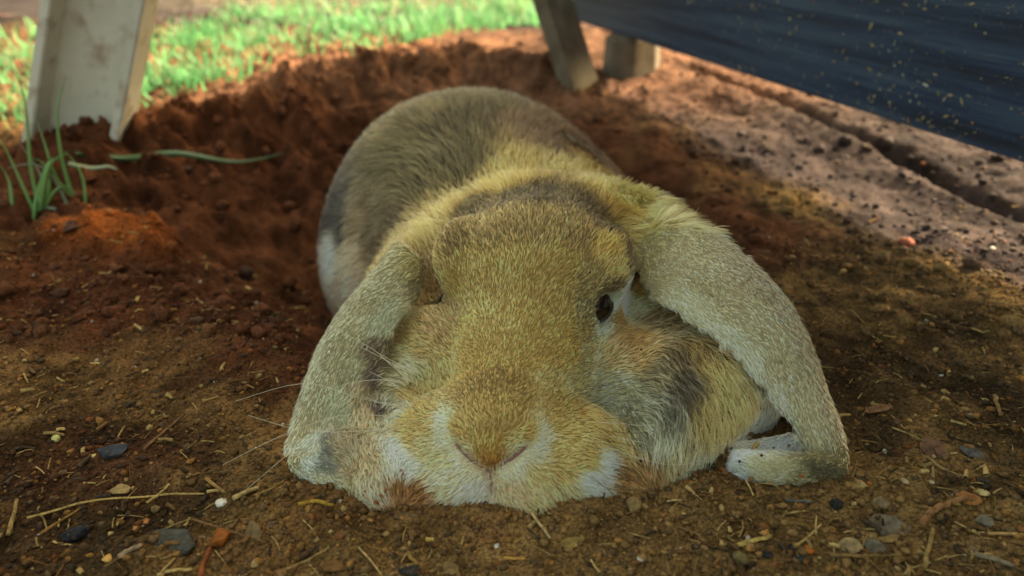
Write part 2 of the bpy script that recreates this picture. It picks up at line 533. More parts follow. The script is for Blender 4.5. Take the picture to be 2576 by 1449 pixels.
EAR_L2 = [
    (at(740, 1140, .2245), at(735, 1203, .2115), .002), (at(815, 1178, .2175), at(800, 1236, .2060), .004),
    (at(890, 1195, .2135), at(872, 1262, .2015), .004), (at(950, 1215, .2105), at(938, 1280, .1990), .003)]
EAR_L3 = [(at(800, 1040, .2390), at(930, 1060, .2360), -.001), (at(785, 1130, .2235), at(930, 1150, .2190), -.001), (at(765, 1190, .2135), at(915, 1240, .2060), -.001)]
bm = bmesh.new()
vs_ = [bm.verts.new(p) for p in rv]
for q in rf:
    try: bm.faces.new([vs_[i] for i in q])
    except ValueError: pass
for secs, th in ((EAR_R, .0040), (EAR_R2, .0085), (EAR_R3, .0042), (EAR_L, .0044), (EAR_L2, .0075), (EAR_L3, .0042)):
    V, Fc, caps_ = loft(secs, VW, th)
    w_ = [bm.verts.new(p) for p in V]
    for q in Fc + caps_:
        try: bm.faces.new([w_[i] for i in q])
        except ValueError: pass
bmesh.ops.recalc_face_normals(bm, faces=bm.faces)
tmp = bpy.data.meshes.new("rabbit_tmp"); bm.to_mesh(tmp); bm.free()
to = bpy.data.objects.new("rabbit_tmp", tmp); COL.objects.link(to)
md = to.modifiers.new("r", 'REMESH'); md.mode = 'VOXEL'; md.voxel_size = 0.0017
md2 = to.modifiers.new("s", 'SMOOTH'); md2.factor = 0.5; md2.iterations = 5
dg = bpy.context.evaluated_depsgraph_get()
RB = bpy.data.meshes.new_from_object(to.evaluated_get(dg))
bpy.data.objects.remove(to); bpy.data.meshes.remove(tmp)
RB.name = "rabbit"
RV = np.empty(len(RB.vertices) * 3, np.float32); RB.vertices.foreach_get("co", RV); RV = RV.reshape(-1, 3).astype(float)
RB.calc_loop_triangles()
RT = np.empty(len(RB.loop_triangles) * 3, np.int32); RB.loop_triangles.foreach_get("vertices", RT); RT = RT.reshape(-1, 3)
RN = np.empty(len(RB.vertices) * 3, np.float32); RB.vertices.foreach_get("normal", RN); RN = RN.reshape(-1, 3).astype(float)
bvh = BVHTree.FromPolygons([tuple(p) for p in RV], [tuple(t) for t in RT])
CAMP = Vector((0, 0, CAM_H))
def hit(u, v):
    h = bvh.ray_cast(CAMP, view_dir(u, v))
    return None if h[0] is None else np.array(h[0])
# ------------------------------------------------------------------ nose folds pressed into the body mesh, then coat, eyes, whiskers
def path_hits(pts, n=14):
    out = []
    for (a, b), (c, d) in zip(pts[:-1], pts[1:]):
        for t in np.linspace(0, 1, n):
            q = hit(a + (c - a) * t, b + (d - b) * t)
            if q is not None: out.append(q)
    return np.array(out)
def near(P, path):
    best = np.full(len(P), 9.0)
    for q in path: best = np.minimum(best, ((P - q) ** 2).sum(1))
    return np.sqrt(best)
SLIT = path_hits([(1150, 1122), (1185, 1158), (1232, 1186), (1275, 1162), (1322, 1124)])
LIP = path_hits([(1232, 1186), (1237, 1243)])
SL = np.concatenate([SLIT, LIP])
MOUTH = path_hits([(1110, 1218), (1180, 1236), (1237, 1243), (1300, 1252), (1390, 1262)])
dS, dL, dM = near(RV, SLIT), near(RV, LIP), near(RV, MOUTH)
RV = RV - RN * (0.0016 * np.exp(-(dS / 0.0016) ** 2) + 0.0014 * np.exp(-(dL / 0.0016) ** 2))[:, None]
CREASE = path_hits([(1150, 945), (1180, 928), (1245, 924), (1325, 918), (1345, 940)])
dC = near(RV, CREASE + 0)
RV = RV - RN * (0.0006 * np.exp(-(dC / 0.002) ** 2))[:, None]
RB.vertices.foreach_set("co", RV.astype(np.float32).ravel()); RB.update()
RB.vertices.foreach_get("normal", tmpn := np.empty(len(RV) * 3, np.float32)); RN = tmpn.reshape(-1, 3).astype(float)
bvh = BVHTree.FromPolygons([tuple(p) for p in RV], [tuple(t) for t in RT])

# coat markers: place on the animal (seen at u, v), colour of the hair band, ticking, length mm, lift, weight
MK = []
def mk(u, v, c, tick=0.35, L=5.0, lift=0.30, w=1.0):
    h = bvh.ray_cast(CAMP, view_dir(u, v))
    if h[0] is None: print("marker misses", u, v); return
    MK.append((np.array(h[0]), np.array(h[1]), s2l(c), tick, L * 1e-3, lift, w))
STRAW, DARK = (186, 150, 78), (120, 104, 62)
# forehead and crown
for u, v in ((1180, 680), (1300, 680), (1420, 680), (1240, 800), (1340, 800), (1420, 790)): mk(u, v, (180, 148, 78), .45, 5.2, .34)
for u, v in ((1180, 890), (1240, 885), (1300, 885), (1350, 900), (1420, 880)): mk(u, v, (184, 150, 78), .35, 3.3, .30)
for u, v in ((1180, 830), (1290, 840), (1390, 840)): mk(u, v, (188, 156, 84), .4, 4.2, .30)
for u, v in ((1140, 590), (1230, 570), (1350, 560), (1460, 580)): mk(u, v, (144, 120, 70), .65, 5.5, .36)
for u, v in ((1200, 510), (1290, 495), (1380, 495), (1470, 515), (1545, 570)): mk(u, v, (100, 86, 54), .75, 6.0, .36)
mk(1585, 640, (120, 104, 70), .7, 6); mk(1592, 700, (112, 96, 62), .6, 5)
mk(1095, 640, (160, 132, 72), .3, 5); mk(1090, 700, (140, 112, 66), .5, 4)
mk(1540, 625, (188, 150, 72), .15, 5); mk(1555, 665, (190, 160, 90), .2, 4)
mk(1480, 700, (160, 138, 84), .5, 4); mk(1470, 790, (150, 134, 88), .6, 4)
# round the eye
mk(1556, 748, (235, 238, 208), .0, 2.2, .2, 1.3); mk(1572, 764, (232, 232, 200), .0, 2.2, .2, 1.2); mk(1590, 764, (222, 205, 150), .05, 3.4)
mk(1545, 722, (120, 104, 66), .5, 3.0); mk(1600, 735, (180, 152, 84), .3, 4)
mk(1508, 832, (196, 196, 160), .1, 3.4, .25, .8); mk(1500, 860, (178, 162, 112), .35, 3.6); mk(1475, 830, (166, 146, 92), .5, 3.8)
mk(1560, 805, (160, 128, 74), .3, 4); mk(1590, 850, (172, 136, 78), .25, 5); mk(1610, 900, (172, 136, 78), .3, 5.5); mk(1560, 900, (180, 150, 95), .3, 5)
# right cheek
mk(1480, 900, (176, 158, 108), .5, 4.6); mk(1500, 960, (180, 168, 124), .55, 5); mk(1560, 980, (178, 170, 130), .5, 5.5); mk(1600, 1020, (168, 165, 132), .6, 7)
mk(1660, 930, (150, 140, 105), .7, 8); mk(1700, 900, (124, 110, 80), .7, 8); mk(1720, 970, (112, 104, 82), .8, 9, .35); mk(1680, 1030, (140, 140, 116), .8, 9); mk(1620, 1090, (158, 156, 122), .5, 7); mk(1670, 1110, (180, 178, 140), .35, 9)
mk(1650, 820, (150, 126, 80), .4, 6)
# muzzle
mk(1245, 955, (146, 118, 62), .55, 3.6); mk(1180, 975, (150, 122, 66), .5, 3.6); mk(1310, 965, (152, 124, 64), .5, 3.6)
for u, v in ((1200, 1030), (1280, 1030), (1240, 1060)): mk(u, v, (166, 134, 68), .35, 3.2)
mk(1235, 1120, (176, 136, 62), .3, 2.6); mk(1232, 1160, (168, 118, 50), .25, 1.9, .2)
for u, v in ((1104, 1070), (1118, 1100), (1140, 1130)): mk(u, v, (228, 212, 162), .03, 2.4, .3, .8)
for u, v in ((1372, 1090), (1358, 1118), (1338, 1142)): mk(u, v, (228, 212, 162), .03, 2.4, .3, .8)
mk(1085, 985, (188, 164, 100), .2, 4); mk(1040, 1000, (180, 150, 84), .25, 4.2); mk(1020, 1060, (182, 150, 80), .2, 4.2); mk(1060, 1050, (186, 154, 86), .15, 4)
mk(1075, 1075, (196, 164, 92), .1, 3.4); mk(1030, 1100, (192, 160, 90), .1, 3.6); mk(1150, 1080, (180, 146, 76), .25, 3); mk(1330, 1090, (184, 150, 78), .25, 3); mk(1405, 1130, (196, 164, 92), .1, 3.4); mk(1400, 1075, (190, 156, 84), .15, 3.6)
mk(1060, 1120, (206, 180, 116), .08, 3.6); mk(1110, 1160, (208, 184, 122), .03, 4); mk(1170, 1190, (222, 200, 146), .02, 3.4)
mk(996, 1125, (232, 230, 200), .0, 4, .35, .8); mk(1022, 1165, (232, 230, 200), .0, 4.5, .4, .8)
mk(1110, 1205, (218, 198, 146), .0, 5, .4); mk(1190, 1225, (222, 204, 172), .02, 4, .35)
mk(1290, 1180, (236, 220, 172), .03, 3.2); mk(1285, 1225, (214, 182, 132), .05, 3.2, .3); mk(1350, 1190, (214, 188, 122), .05, 3.6); mk(1360, 1250, (208, 184, 126), .02, 5, .4)
mk(1420, 1100, (188, 156, 84), .12, 4.2); mk(1410, 1020, (180, 150, 84), .2, 4.2); mk(1480, 1050, (180, 146, 76), .22, 4.6); mk(1530, 1090, (174, 142, 76), .25, 5); mk(1420, 1180, (196, 166, 96), .08, 4.4); mk(1480, 1150, (188, 158, 88), .12, 5)
mk(1440, 1235, (212, 190, 134), .0, 5, .4); mk(1482, 1218, (232, 230, 200), .0, 4.5, .4, .6); mk(1528, 1170, (232, 230, 200), .0, 4.5, .4, .6); mk(1530, 1010, (204, 196, 150), .3, 5, .3, .6); mk(1560, 1120, (186, 160, 100), .2, 5, .3, .8)
mk(1370, 960, (184, 160, 98), .3, 4); mk(1440, 970, (188, 164, 106), .3, 4.4); mk(1130, 930, (186, 158, 92), .3, 4.4)
# left cheek
mk(1050, 770, (150, 122, 70), .3, 5); mk(1020, 830, (176, 146, 84), .2, 5.5); mk(1000, 900, (178, 160, 106), .35, 6); mk(1060, 860, (176, 148, 88), .3, 5); mk(1090, 820, (160, 130, 80), .3, 4.5)
mk(985, 960, (156, 150, 114), .6, 6.5); mk(975, 1010, (168, 168, 136), .6, 6.5); mk(1020, 930, (190, 178, 130), .35, 5); mk(990, 1050, (190, 180, 140), .3, 5)
# mane
for u, v in ((1330, 440), (1420, 425), (1500, 440), (1250, 470)): mk(u, v, (178, 146, 76), .25, 13, .62)
for u, v in ((1572, 490), (1650, 525), (1620, 560)): mk(u, v, (190, 166, 98), .25, 13, .55)
mk(1700, 545, (186, 158, 92), .25, 13, .45); mk(1580, 520, (176, 140, 66), .2, 11, .5)
for u, v in ((1130, 520), (1080, 570)): mk(u, v, (174, 146, 82), .3, 12, .55)
mk(1030, 590, (164, 140, 84), .3, 11, .5)
# back
for u, v in ((1150, 290), (1220, 260), (1080, 340)): mk(u, v, (80, 71, 45), .6, 13, .42)
for u, v in ((1350, 320), (1460, 350), (1400, 390), (1510, 405)): mk(u, v, (96, 77, 54), .45, 13, .42)
for u, v in ((1050, 440), (1150, 420), (1000, 400)): mk(u, v, (89, 80, 51), .6, 13, .42)
mk(950, 480, (108, 92, 61), .5, 9, .42); mk(900, 560, (126, 106, 74), .3, 9, .42); mk(960, 560, (100, 85, 58), .5, 9, .42); mk(880, 640, (184, 158, 121), .15, 9, .42); mk(870, 700, (189, 165, 133), .1, 9, .4); mk(845, 540, (68, 63, 55), .6, 9, .42)
mk(838, 620, (196, 187, 165), .2, 9, .42); mk(860, 590, (74, 69, 58), .6, 9, .42)
# ears
for u, v in ((1700, 640), (1780, 700), (1850, 780), (1930, 830), (1960, 920), (2010, 980), (2050, 1070)): mk(u, v, (190, 172, 126), .5, 4.2, .28, 1.2)
for u, v in ((1860, 690), (1980, 800), (2050, 920), (2090, 1040)): mk(u, v, (182, 162, 122), .5, 4.2, .3)
mk(1650, 620, (180, 166, 116), .4, 6); mk(2090, 1140, (140, 132, 96), .6, 4.6); mk(2070, 1180, (112, 108, 82), .6, 4.2)
for u, v in ((1730, 780), (1812, 842), (1880, 915), (1945, 1000)): mk(u, v, (214, 202, 158), .12, 5, .3)
for u, v in ((806, 1105), (806, 1140), (815, 1175)): mk(u, v, (132, 130, 112), .1, 3.2, .3, 1.0)
for u, v in ((860, 1110), (870, 1150), (880, 1185), (900, 1120)): mk(u, v, (182, 162, 122), .15, 5, .35, 1.2)
for u, v in ((785, 1100), (768, 1160)): mk(u, v, (206, 208, 180), .0, 3.5, .3, .8)
mk(1985, 1090, (206, 208, 196), .05, 4)
mk(1900, 1125, (214, 212, 192), .0, 4, .4); mk(1950, 1120, (204, 206, 190), .0, 4, .4); mk(1855, 1150, (222, 220, 196), .0, 4, .4)
mk(1900, 1175, (226, 206, 150), .15, 4); mk(1960, 1190, (214, 198, 146), .35, 4); mk(2010, 1205, (180, 170, 128), .5, 4); mk(1870, 1190, (206, 204, 176), .15, 4)
for u, v in ((1000, 700), (930, 770), (870, 840), (830, 920), (800, 1000), (775, 1080), (745, 1160)): mk(u, v, (168, 156, 112), .42, 4.2, .3, 1.1)
mk(1030, 680, (166, 150, 96), .4, 6); mk(960, 800, (176, 174, 134), .3, 4.6); mk(890, 930, (160, 154, 112), .4, 4.6); mk(850, 1010, (176, 172, 128), .25, 4.6); mk(800, 1130, (206, 200, 160), .1, 4); mk(810, 1215, (206, 194, 148), .2, 4); mk(880, 1245, (190, 174, 130), .2, 4); mk(1060, 705, (120, 106, 74), .6, 5)
# legs and chest
for u, v in ((1800, 930), (1850, 1000), (1780, 1030)): mk(u, v, (172, 152, 92), .3, 9, .4)
mk(1760, 880, (140, 120, 76), .4, 9, .4); mk(1700, 1150, (176, 158, 108), .2, 7, .4); mk(1740, 1180, (180, 172, 136), .1, 7, .4); mk(1640, 1180, (158, 122, 70), .3, 6, .4)
mk(920, 1050, (190, 166, 122), .15, 6, .4); mk(930, 1150, (190, 168, 124), .1, 6, .4); mk(945, 1240, (188, 172, 136), .1, 6, .4); mk(965, 1270, (164, 120, 70), .2, 5, .4); mk(1060, 1240, (140, 98, 52), .4, 5, .5); mk(1010, 1230, (146, 106, 60), .4, 5, .5, .7); mk(1570, 1195, (146, 110, 60), .4, 5, .5, .7)
mk(905, 980, (168, 150, 112), .2, 6, .4); mk(945, 950, (92, 80, 70), .5, 6, .35, 1.4); mk(958, 1020, (96, 84, 74), .5, 6, .35, 1.2); mk(950, 890, (110, 96, 72), .5, 5)  # dark tones beside the left cheek paint the shade of the gap there
MP = np.array([q[0] for q in MK]); MN = np.array([q[1] for q in MK]); MC = np.array([q[2] for q in MK]); MA = np.array([q[3:7] for q in MK])

def coat(P, N, chunk=20000):
    """colour, ticking, length, lift at points of the skin"""
    out = np.empty((len(P), 6))
    for i in range(0, len(P), chunk):
        p, n = P[i:i + chunk], N[i:i + chunk]
        d2 = ((p[:, None] - MP[None]) ** 2).sum(-1) + (0.009 ** 2) * ((n[:, None] - MN[None]) ** 2).sum(-1)
        w = MA[None, :, 3] / (d2 + 0.8e-6) ** 3.0
        w /= w.sum(1, keepdims=True)
        out[i:i + chunk, :3] = w @ MC; out[i:i + chunk, 3:] = w @ MA[:, :3]
    return out

# the way the hair lies
SK = []
def st(u0, v0, u1, v1):
    a, b = hit(u0, v0), hit(u1, v1)
    if a is None: print("stroke misses", u0, v0); return
    n_ = np.array(bvh.find_nearest(Vector(a))[1]); o_ = np.array([0, 0, CAM_H]); rd = np.array(view_dir(u1, v1))
    k_ = n_.dot(a - o_) / min(n_.dot(rd), -0.25); b = o_ + rd * k_          # end of the stroke on the tangent plane of its start
    d_ = b - a; d_ -= n_ * d_.dot(n_)
    SK.append((a, unit(d_), n_))
for q in ((1240, 1150, 1240, 1020), (1200, 1050, 1190, 950), (1285, 1050, 1300, 950), (1245, 900, 1252, 780), (1290, 720, 1310, 600), (1350, 570, 1360, 500), (1170, 860, 1130, 780), (1160, 720, 1135, 600), (1200, 600, 1180, 520),
          (1450, 640, 1500, 540), (1380, 760, 1430, 660), (1400, 900, 1490, 800), (1350, 1000, 1440, 930), (1480, 900, 1570, 850), (1500, 960, 1610, 940), (1600, 1000, 1700, 1040), (1570, 1060, 1650, 1120), (1580, 860, 1650, 830),
          (1545, 660, 1580, 600), (1555, 755, 1590, 740), (1300, 1100, 1420, 1075), (1400, 1150, 1510, 1140), (1300, 1190, 1340, 1245), (1400, 1210, 1450, 1262), (1480, 1160, 1560, 1190), (1180, 1200, 1150, 1232), (1120, 1150, 1040, 1180), (1100, 1080, 1000, 1080),
          (1080, 1000, 1000, 980), (1060, 900, 990, 880), (1060, 830, 1010, 790), (1100, 930, 1060, 860), (1090, 690, 1080, 620), (1680, 620, 1790, 710), (1800, 740, 1910, 860), (1870, 720, 1960, 820), (1930, 900, 2020, 1030), (2010, 900, 2080, 1040), (2040, 1080, 2085, 1180), (2070, 1195, 1960, 1200),
          (1950, 1185, 1870, 1165), (1950, 1120, 1870, 1140), (1840, 900, 1920, 1000), (1720, 780, 1800, 840), (1000, 700, 910, 790), (880, 850, 810, 950), (940, 830, 860, 960), (830, 950, 780, 1080), (780, 1080, 745, 1170), (850, 1030, 810, 1120),
          (765, 1190, 850, 1235), (870, 1240, 920, 1262), (1350, 470, 1370, 420), (1450, 460, 1480, 410), (1250, 480, 1220, 445), (1140, 540, 1090, 520), (1600, 490, 1670, 470), (1670, 535, 1730, 545), (1200, 420, 1180, 300), (1350, 380, 1370, 300),
          (1500, 420, 1530, 370), (1020, 460, 960, 400), (1010, 545, 965, 500), (1060, 500, 1020, 450), (980, 610, 935, 590), (900, 560, 850, 600), (880, 660, 830, 700), (960, 560, 905, 605), (1000, 480, 940, 525), (950, 480, 890, 540), (1800, 930, 1830, 1030), (1700, 1080, 1700, 1180), (1740, 900, 1790, 980), (920, 1030, 930, 1160), (935, 1180, 945, 1260)): st(*q)
SP_ = np.array([q[0] for q in SK]); SD = np.array([q[1] for q in SK]); SN = np.array([q[2] for q in SK])
def comb(P, N, chunk=20000):
    out = np.empty_like(P)
    for i in range(0, len(P), chunk):
        p, n = P[i:i + chunk], N[i:i + chunk]
        d2 = ((p[:, None] - SP_[None]) ** 2).sum(-1) + (0.010 ** 2) * ((n[:, None] - SN[None]) ** 2).sum(-1)
        w = 1 / (d2 + 4e-6) ** 2
        wf = 1 / (0.030 ** 2) ** 2
        v = w @ SD + wf * np.array([0.0, 0.8, -0.55])
        v -= n * (v * n).sum(1, keepdims=True)
        out[i:i + chunk] = unit(v)
    return out

EYES = [EYE_R + OUT_R * 0.004, EYE_L + OUT_L * 0.004]
# skin tint under the coat
ck = coat(RV, RN)
skin = ck[:, :3] * 0.55
fold = np.exp(-(np.minimum(near(RV, SLIT), near(RV, LIP)) / 0.0011) ** 2)
skin = skin * (1 - fold[:, None]) + s2l((150, 92, 78)) * fold[:, None]
vcol(RB, skin)
m = NT("rabbit_skin", 0.9, 0.1); m.color(m.attr("col"))
rabbit = link("rabbit", RB, m.m, smooth=True)
tag(rabbit, "tan lop-eared rabbit lying in the dug soil with its chin on the ground", "rabbit")

def strands(N, seed, wfun=None):
    r = np.random.default_rng(seed)
    a, b, c = RV[RT[:, 0]], RV[RT[:, 1]], RV[RT[:, 2]]
    ar = 0.5 * np.linalg.norm(np.cross(b - a, c - a), axis=1)
    L_t = ck[RT, 4].mean(1)
    dens = ar * (0.005 / L_t) ** 1.1
    cen = (a + b + c) / 3
    tocam = unit(np.array([0, 0, CAM_H]) - cen); nn = unit(np.cross(b - a, c - a))
    dens *= np.where((nn * tocam).sum(1) > -0.35, 1.0, 0.30)           # thinner coat where it lies against the earth and out of sight
    dens *= np.where(cen[:, 1] < 0.335, 1.0, 0.62)
    dens /= dens.sum()
    ti = r.choice(len(RT), N, p=dens)
    u, v = r.random(N), r.random(N); f = u + v > 1; u[f], v[f] = 1 - u[f], 1 - v[f]
    w = 1 - u - v
    T = RT[ti]
    P = RV[T[:, 0]] * w[:, None] + RV[T[:, 1]] * u[:, None] + RV[T[:, 2]] * v[:, None]
    Nn = unit(RN[T[:, 0]] * w[:, None] + RN[T[:, 1]] * u[:, None] + RN[T[:, 2]] * v[:, None])
    A = ck[T[:, 0]] * w[:, None] + ck[T[:, 1]] * u[:, None] + ck[T[:, 2]] * v[:, None]
    return P, Nn, A
NF = 300000
P, Nn, A = strands(NF, 5)
keep = P[:, 2] > ground_h(P[:, 0], P[:, 1]) - 0.006
for e, o_ in SUBS:
    q = P - e; ax = q @ o_; bx = q @ unit(E2 - o_ * E2.dot(o_)); cx = q @ np.cross(o_, unit(E2 - o_ * E2.dot(o_)))
    keep &= ~((ax > -0.004) & ((bx / 0.0096) ** 2 + (cx / 0.0049) ** 2 < 1) & (ax < 0.012))
P, Nn, A = P[keep], Nn[keep], A[keep]
NF = len(P)
D = comb(P, Nn)
r = np.random.default_rng(9)
L = A[:, 4] * r.uniform(0.66, 1.12, NF) * (1 - 0.36 * (1 - sstep(0.0055, 0.0085, A[:, 4])))
dn = np.minimum(near(P, SLIT), near(P, LIP))
hs, ht = (P - NOSE) @ E1, (P - NOSE) @ E2
L *= 1 - 0.30 * (np.abs(hs) < 0.026) * (ht > 0.02) * (ht < 0.085)
L *= 0.22 + 0.78 * sstep(0.0002, 0.0017, dn)
for e in EYES: L *= 0.55 + 0.45 * sstep(0.007, 0.013, np.sqrt(((P - e) ** 2).sum(1)))
# locks: hairs of one lock share a lean and a tint
cs = np.where(A[:, 4] < 0.0058, 0.0009, np.where(A[:, 4] < 0.0092, 0.0013, 0.0019))
kx, ky, kz = [np.floor(P[:, i] / cs + 0.35 * vnoise(P[:, 0] * 700, P[:, 1] * 700, P[:, 2] * 700, seed=80 + i)) for i in range(3)]
kz = kz + np.round(cs * 1e4) * 1000
def hh(s): return h3(kx, ky, kz, s)
lock = hh(1)
side = np.cross(Nn, D)
guard = r.random(NF) < 0.06 * (A[:, 4] < 0.008)
L = np.where(guard, L * 1.45, L)
ang = (hh(2) - 0.5) * 0.55 + r.normal(0, 0.17, NF) + 0.34 * vnoise(P[:, 0] * 150, P[:, 1] * 160, P[:, 2] * 160, seed=90)
Dt = D * np.cos(ang)[:, None] + side * np.sin(ang)[:, None]
lift = np.clip(A[:, 5] * (0.72 + 0.5 * hh(3)) + r.normal(0, 0.07, NF), 0.04, 1.2)
K = 5
t = np.linspace(0, 1, K)[None, :, None]
up = np.sin(lift)[:, None, None] * (t * 1.25 - 0.45 * t * t)
fw = np.cos(lift)[:, None, None] * (0.75 * t + 0.25 * t * t)
PTS = P[:, None] - Nn[:, None] * 0.0003 + L[:, None, None] * (Nn[:, None] * up + Dt[:, None] * fw)
_, inv_ = np.unique(np.stack([kx, ky, kz], 1).astype(np.int64) @ np.array([73856093, 19349663, 83492791]), return_inverse=True)
cnt_ = np.bincount(inv_); cent = np.stack([np.bincount(inv_, PTS[:, -1, i]) / cnt_ for i in range(3)], 1)[inv_]
PTS += ((cent - PTS[:, -1]) * ((0.55 + 0.3 * hh(8)) * ~guard)[:, None])[:, None] * (t ** 1.3)
# no hair may dive into a hollow of the body: lift the ones that do
def body_f(p):
    g = np.clip((p - lo) / H, 0, np.array(FS.shape) - 1.001); i = g.astype(int); f = g - i; out = 0
    for a_ in (0, 1):
        for b_ in (0, 1):
            for c_ in (0, 1):
                w_ = (f[:, 0] if a_ else 1 - f[:, 0]) * (f[:, 1] if b_ else 1 - f[:, 1]) * (f[:, 2] if c_ else 1 - f[:, 2])
                out = out + w_ * FS[i[:, 0] + a_, i[:, 1] + b_, i[:, 2] + c_]
    return out
f0 = body_f(P); onb = np.abs(f0) < 0.0025
for k in range(1, K):
    q = PTS[onb, k]
    for _ in range(2):
        eps = 0.0015
        gr = unit(np.stack([body_f(q + eps * e_) - body_f(q - eps * e_) for e_ in np.eye(3)], 1))
        need = np.clip(f0[onb] + L[onb] * (0.07 + 0.12 * k / (K - 1)) * (0.7 + 0.6 * lock[onb]) + 0.0001 - body_f(q), 0, 0.006)
        q = q + gr * need[:, None]
    PTS[onb, k] = q
PTS[:, :, 2] -= (0.04 * L[:, None] * (t[:, :, 0] ** 2))
# colour along each hair: slate root, straw band, dark ticked tip on some locks
base = A[:, :3]
lum_low = 0.24 * vnoise(P[:, 0] * 95, P[:, 1] * 95, P[:, 2] * 95, seed=97) + 0.10 * vnoise(P[:, 0] * 260, P[:, 1] * 260, P[:, 2] * 260, seed=98)
big = 0.5 + 0.5 * vnoise(P[:, 0] * 90, P[:, 1] * 90, P[:, 2] * 90, seed=95)
tick = np.clip(A[:, 3] * (0.55 + 0.9 * big), 0, 1)
dark = ((0.62 * lock + 0.38 * r.random(NF)) < tick * 0.74).astype(float)
lum = np.exp(0.60 * (1 - 0.55 * sstep(0.007, 0.010, A[:, 4])) * (hh(6) - 0.5) * 2 * (0.35 + tick) + r.normal(0, 0.16, NF) + lum_low)
band = base * lum[:, None] * (1.0 + 0.30 * (1 - dark) * tick)[:, None]
tipc = band * 0.11 + np.array([0.008, 0.006, 0.004])
tt = np.linspace(0, 1, K)
rootm = np.clip(1 - tt / 0.35, 0, 1)
FC = np.empty((NF, K, 4), np.float32); FC[..., 3] = 1
for k in range(K):
    wr = rootm[k] * 0.45
    c = band * (1 - wr) + (band * 0.35) * wr
    wt = dark * (0.0, 0.0, 0.35, 0.85, 0.95)[k]
    FC[:, k, :3] = c * (1 - wt[:, None]) + tipc * wt[:, None]
q_ = np.clip(FC[..., :3], 0, 1) ** 1.34; lu_ = (q_ @ np.array([0.35, 0.55, 0.10], np.float32))[..., None]
FC[..., :3] = np.clip(2.28 * (q_ + 0.06 * (lu_ * np.array([1.06, 1.0, 0.86], np.float32) - q_)) * np.array([1.03, 0.94, 0.97], np.float32), 0.002, 0.86)
def hair_object(name, pts, cols, rad, mat, parent):
    n, k = pts.shape[:2]
    hc = bpy.data.hair_curves.new(name)
    hc.add_curves([k] * n)
    hc.attributes["position"].data.foreach_set("vector", pts.astype(np.float32).ravel())
    ra = hc.attributes.get("radius") or hc.attributes.new("radius", 'FLOAT', 'POINT')
    ra.data.foreach_set("value", rad.astype(np.float32).ravel())
    ca = hc.attributes.new("fur_col", 'FLOAT_COLOR', 'POINT')
    ca.data.foreach_set("color", cols.astype(np.float32).ravel())
    hc.materials.append(mat)
    o = bpy.data.objects.new(name, hc); COL.objects.link(o); o.parent = parent
    return o
m = NT("fur", 0.55, 0.25)
hb = m.t.nodes.new("ShaderNodeBsdfHairPrincipled"); hb.model = 'CHIANG'; hb.parametrization = 'COLOR'
m.t.links.new(m.attr("fur_col"), hb.inputs["Color"])
hb.inputs["Roughness"].default_value = 0.45; hb.inputs["Radial Roughness"].default_value = 0.75
hb.inputs["Random Roughness"].default_value = 0.2
df = m.t.nodes.new("ShaderNodeBsdfDiffuse"); m.t.links.new(m.attr("fur_col"), df.inputs[0])
mx = m.t.nodes.new("ShaderNodeMixShader"); mx.inputs[0].default_value = 0.22
m.t.links.new(hb.outputs[0], mx.inputs[1]); m.t.links.new(df.outputs[0], mx.inputs[2])
m.t.links.new(mx.outputs[0], [n for n in m.t.nodes if n.type == 'OUTPUT_MATERIAL'][0].inputs[0])
M_FUR = m.m
rr = 0.00008 * (1 + 0.25 * sstep(0.006, 0.013, A[:, 4]))
RAD = rr[:, None] * np.array([1.0, 1.0, 0.9, 0.65, 0.15])[None]
fur = hair_object("fur", PTS, FC, RAD, M_FUR, rabbit)

# eyes
m = NT("eye", 0.12, 0.45)
m.color((0.014, 0.006, 0.003))
M_EYE = m.m
def ball(name, c, rad, mat, parent):
    b = bmesh.new(); bmesh.ops.create_uvsphere(b, u_segments=32, v_segments=20, radius=rad)
    bmesh.ops.translate(b, verts=b.verts, vec=Vector(c)); me = bpy.data.meshes.new(name); b.to_mesh(me); b.free()
    return link(name, me, mat, parent, True)
m = NT("eyelid", 0.5, 0.4); m.color((0.030, 0.018, 0.011)); M_LID = m.m
for e, o_ in SUBS:
    ball("eye", e, 0.0082, M_EYE, rabbit)
    b1 = E2 + 0.30 * E1; b1 = unit(b1 - o_ * b1.dot(o_)); b2 = np.cross(o_, b1); Vl, Fl = [], []
    for i in range(36):
        th = 2 * math.pi * i / 36; x_, y_ = 0.0088 * math.cos(th), 0.0038 * math.sin(th) * abs(math.sin(th)) ** 0.35
        rad_ = math.hypot(x_, y_); dirv = unit(b1 * x_ + b2 * y_) if rad_ > 1e-6 else b1
        c_ = e + o_ * math.sqrt(max(0.0, 0.0082 ** 2 - rad_ ** 2)) * 0.98 + b1 * x_ + b2 * y_
        for j in range(6):
            a_ = 2 * math.pi * j / 6; Vl.append(c_ + 0.00062 * (dirv * math.cos(a_) * 1.5 + o_ * math.sin(a_)))
            Fl.append((i * 6 + j, i * 6 + (j + 1) % 6, ((i + 1) % 36) * 6 + (j + 1) % 6, ((i + 1) % 36) * 6 + j))
    link("eyelid", mesh_np("eyelid", Vl, Fl), M_LID, rabbit, True)

# nostril slits and the split of the lip
m = NT("nose_skin", 0.45, 0.4); m.color(s2l((132, 84, 70))); M_NOSE = m.m
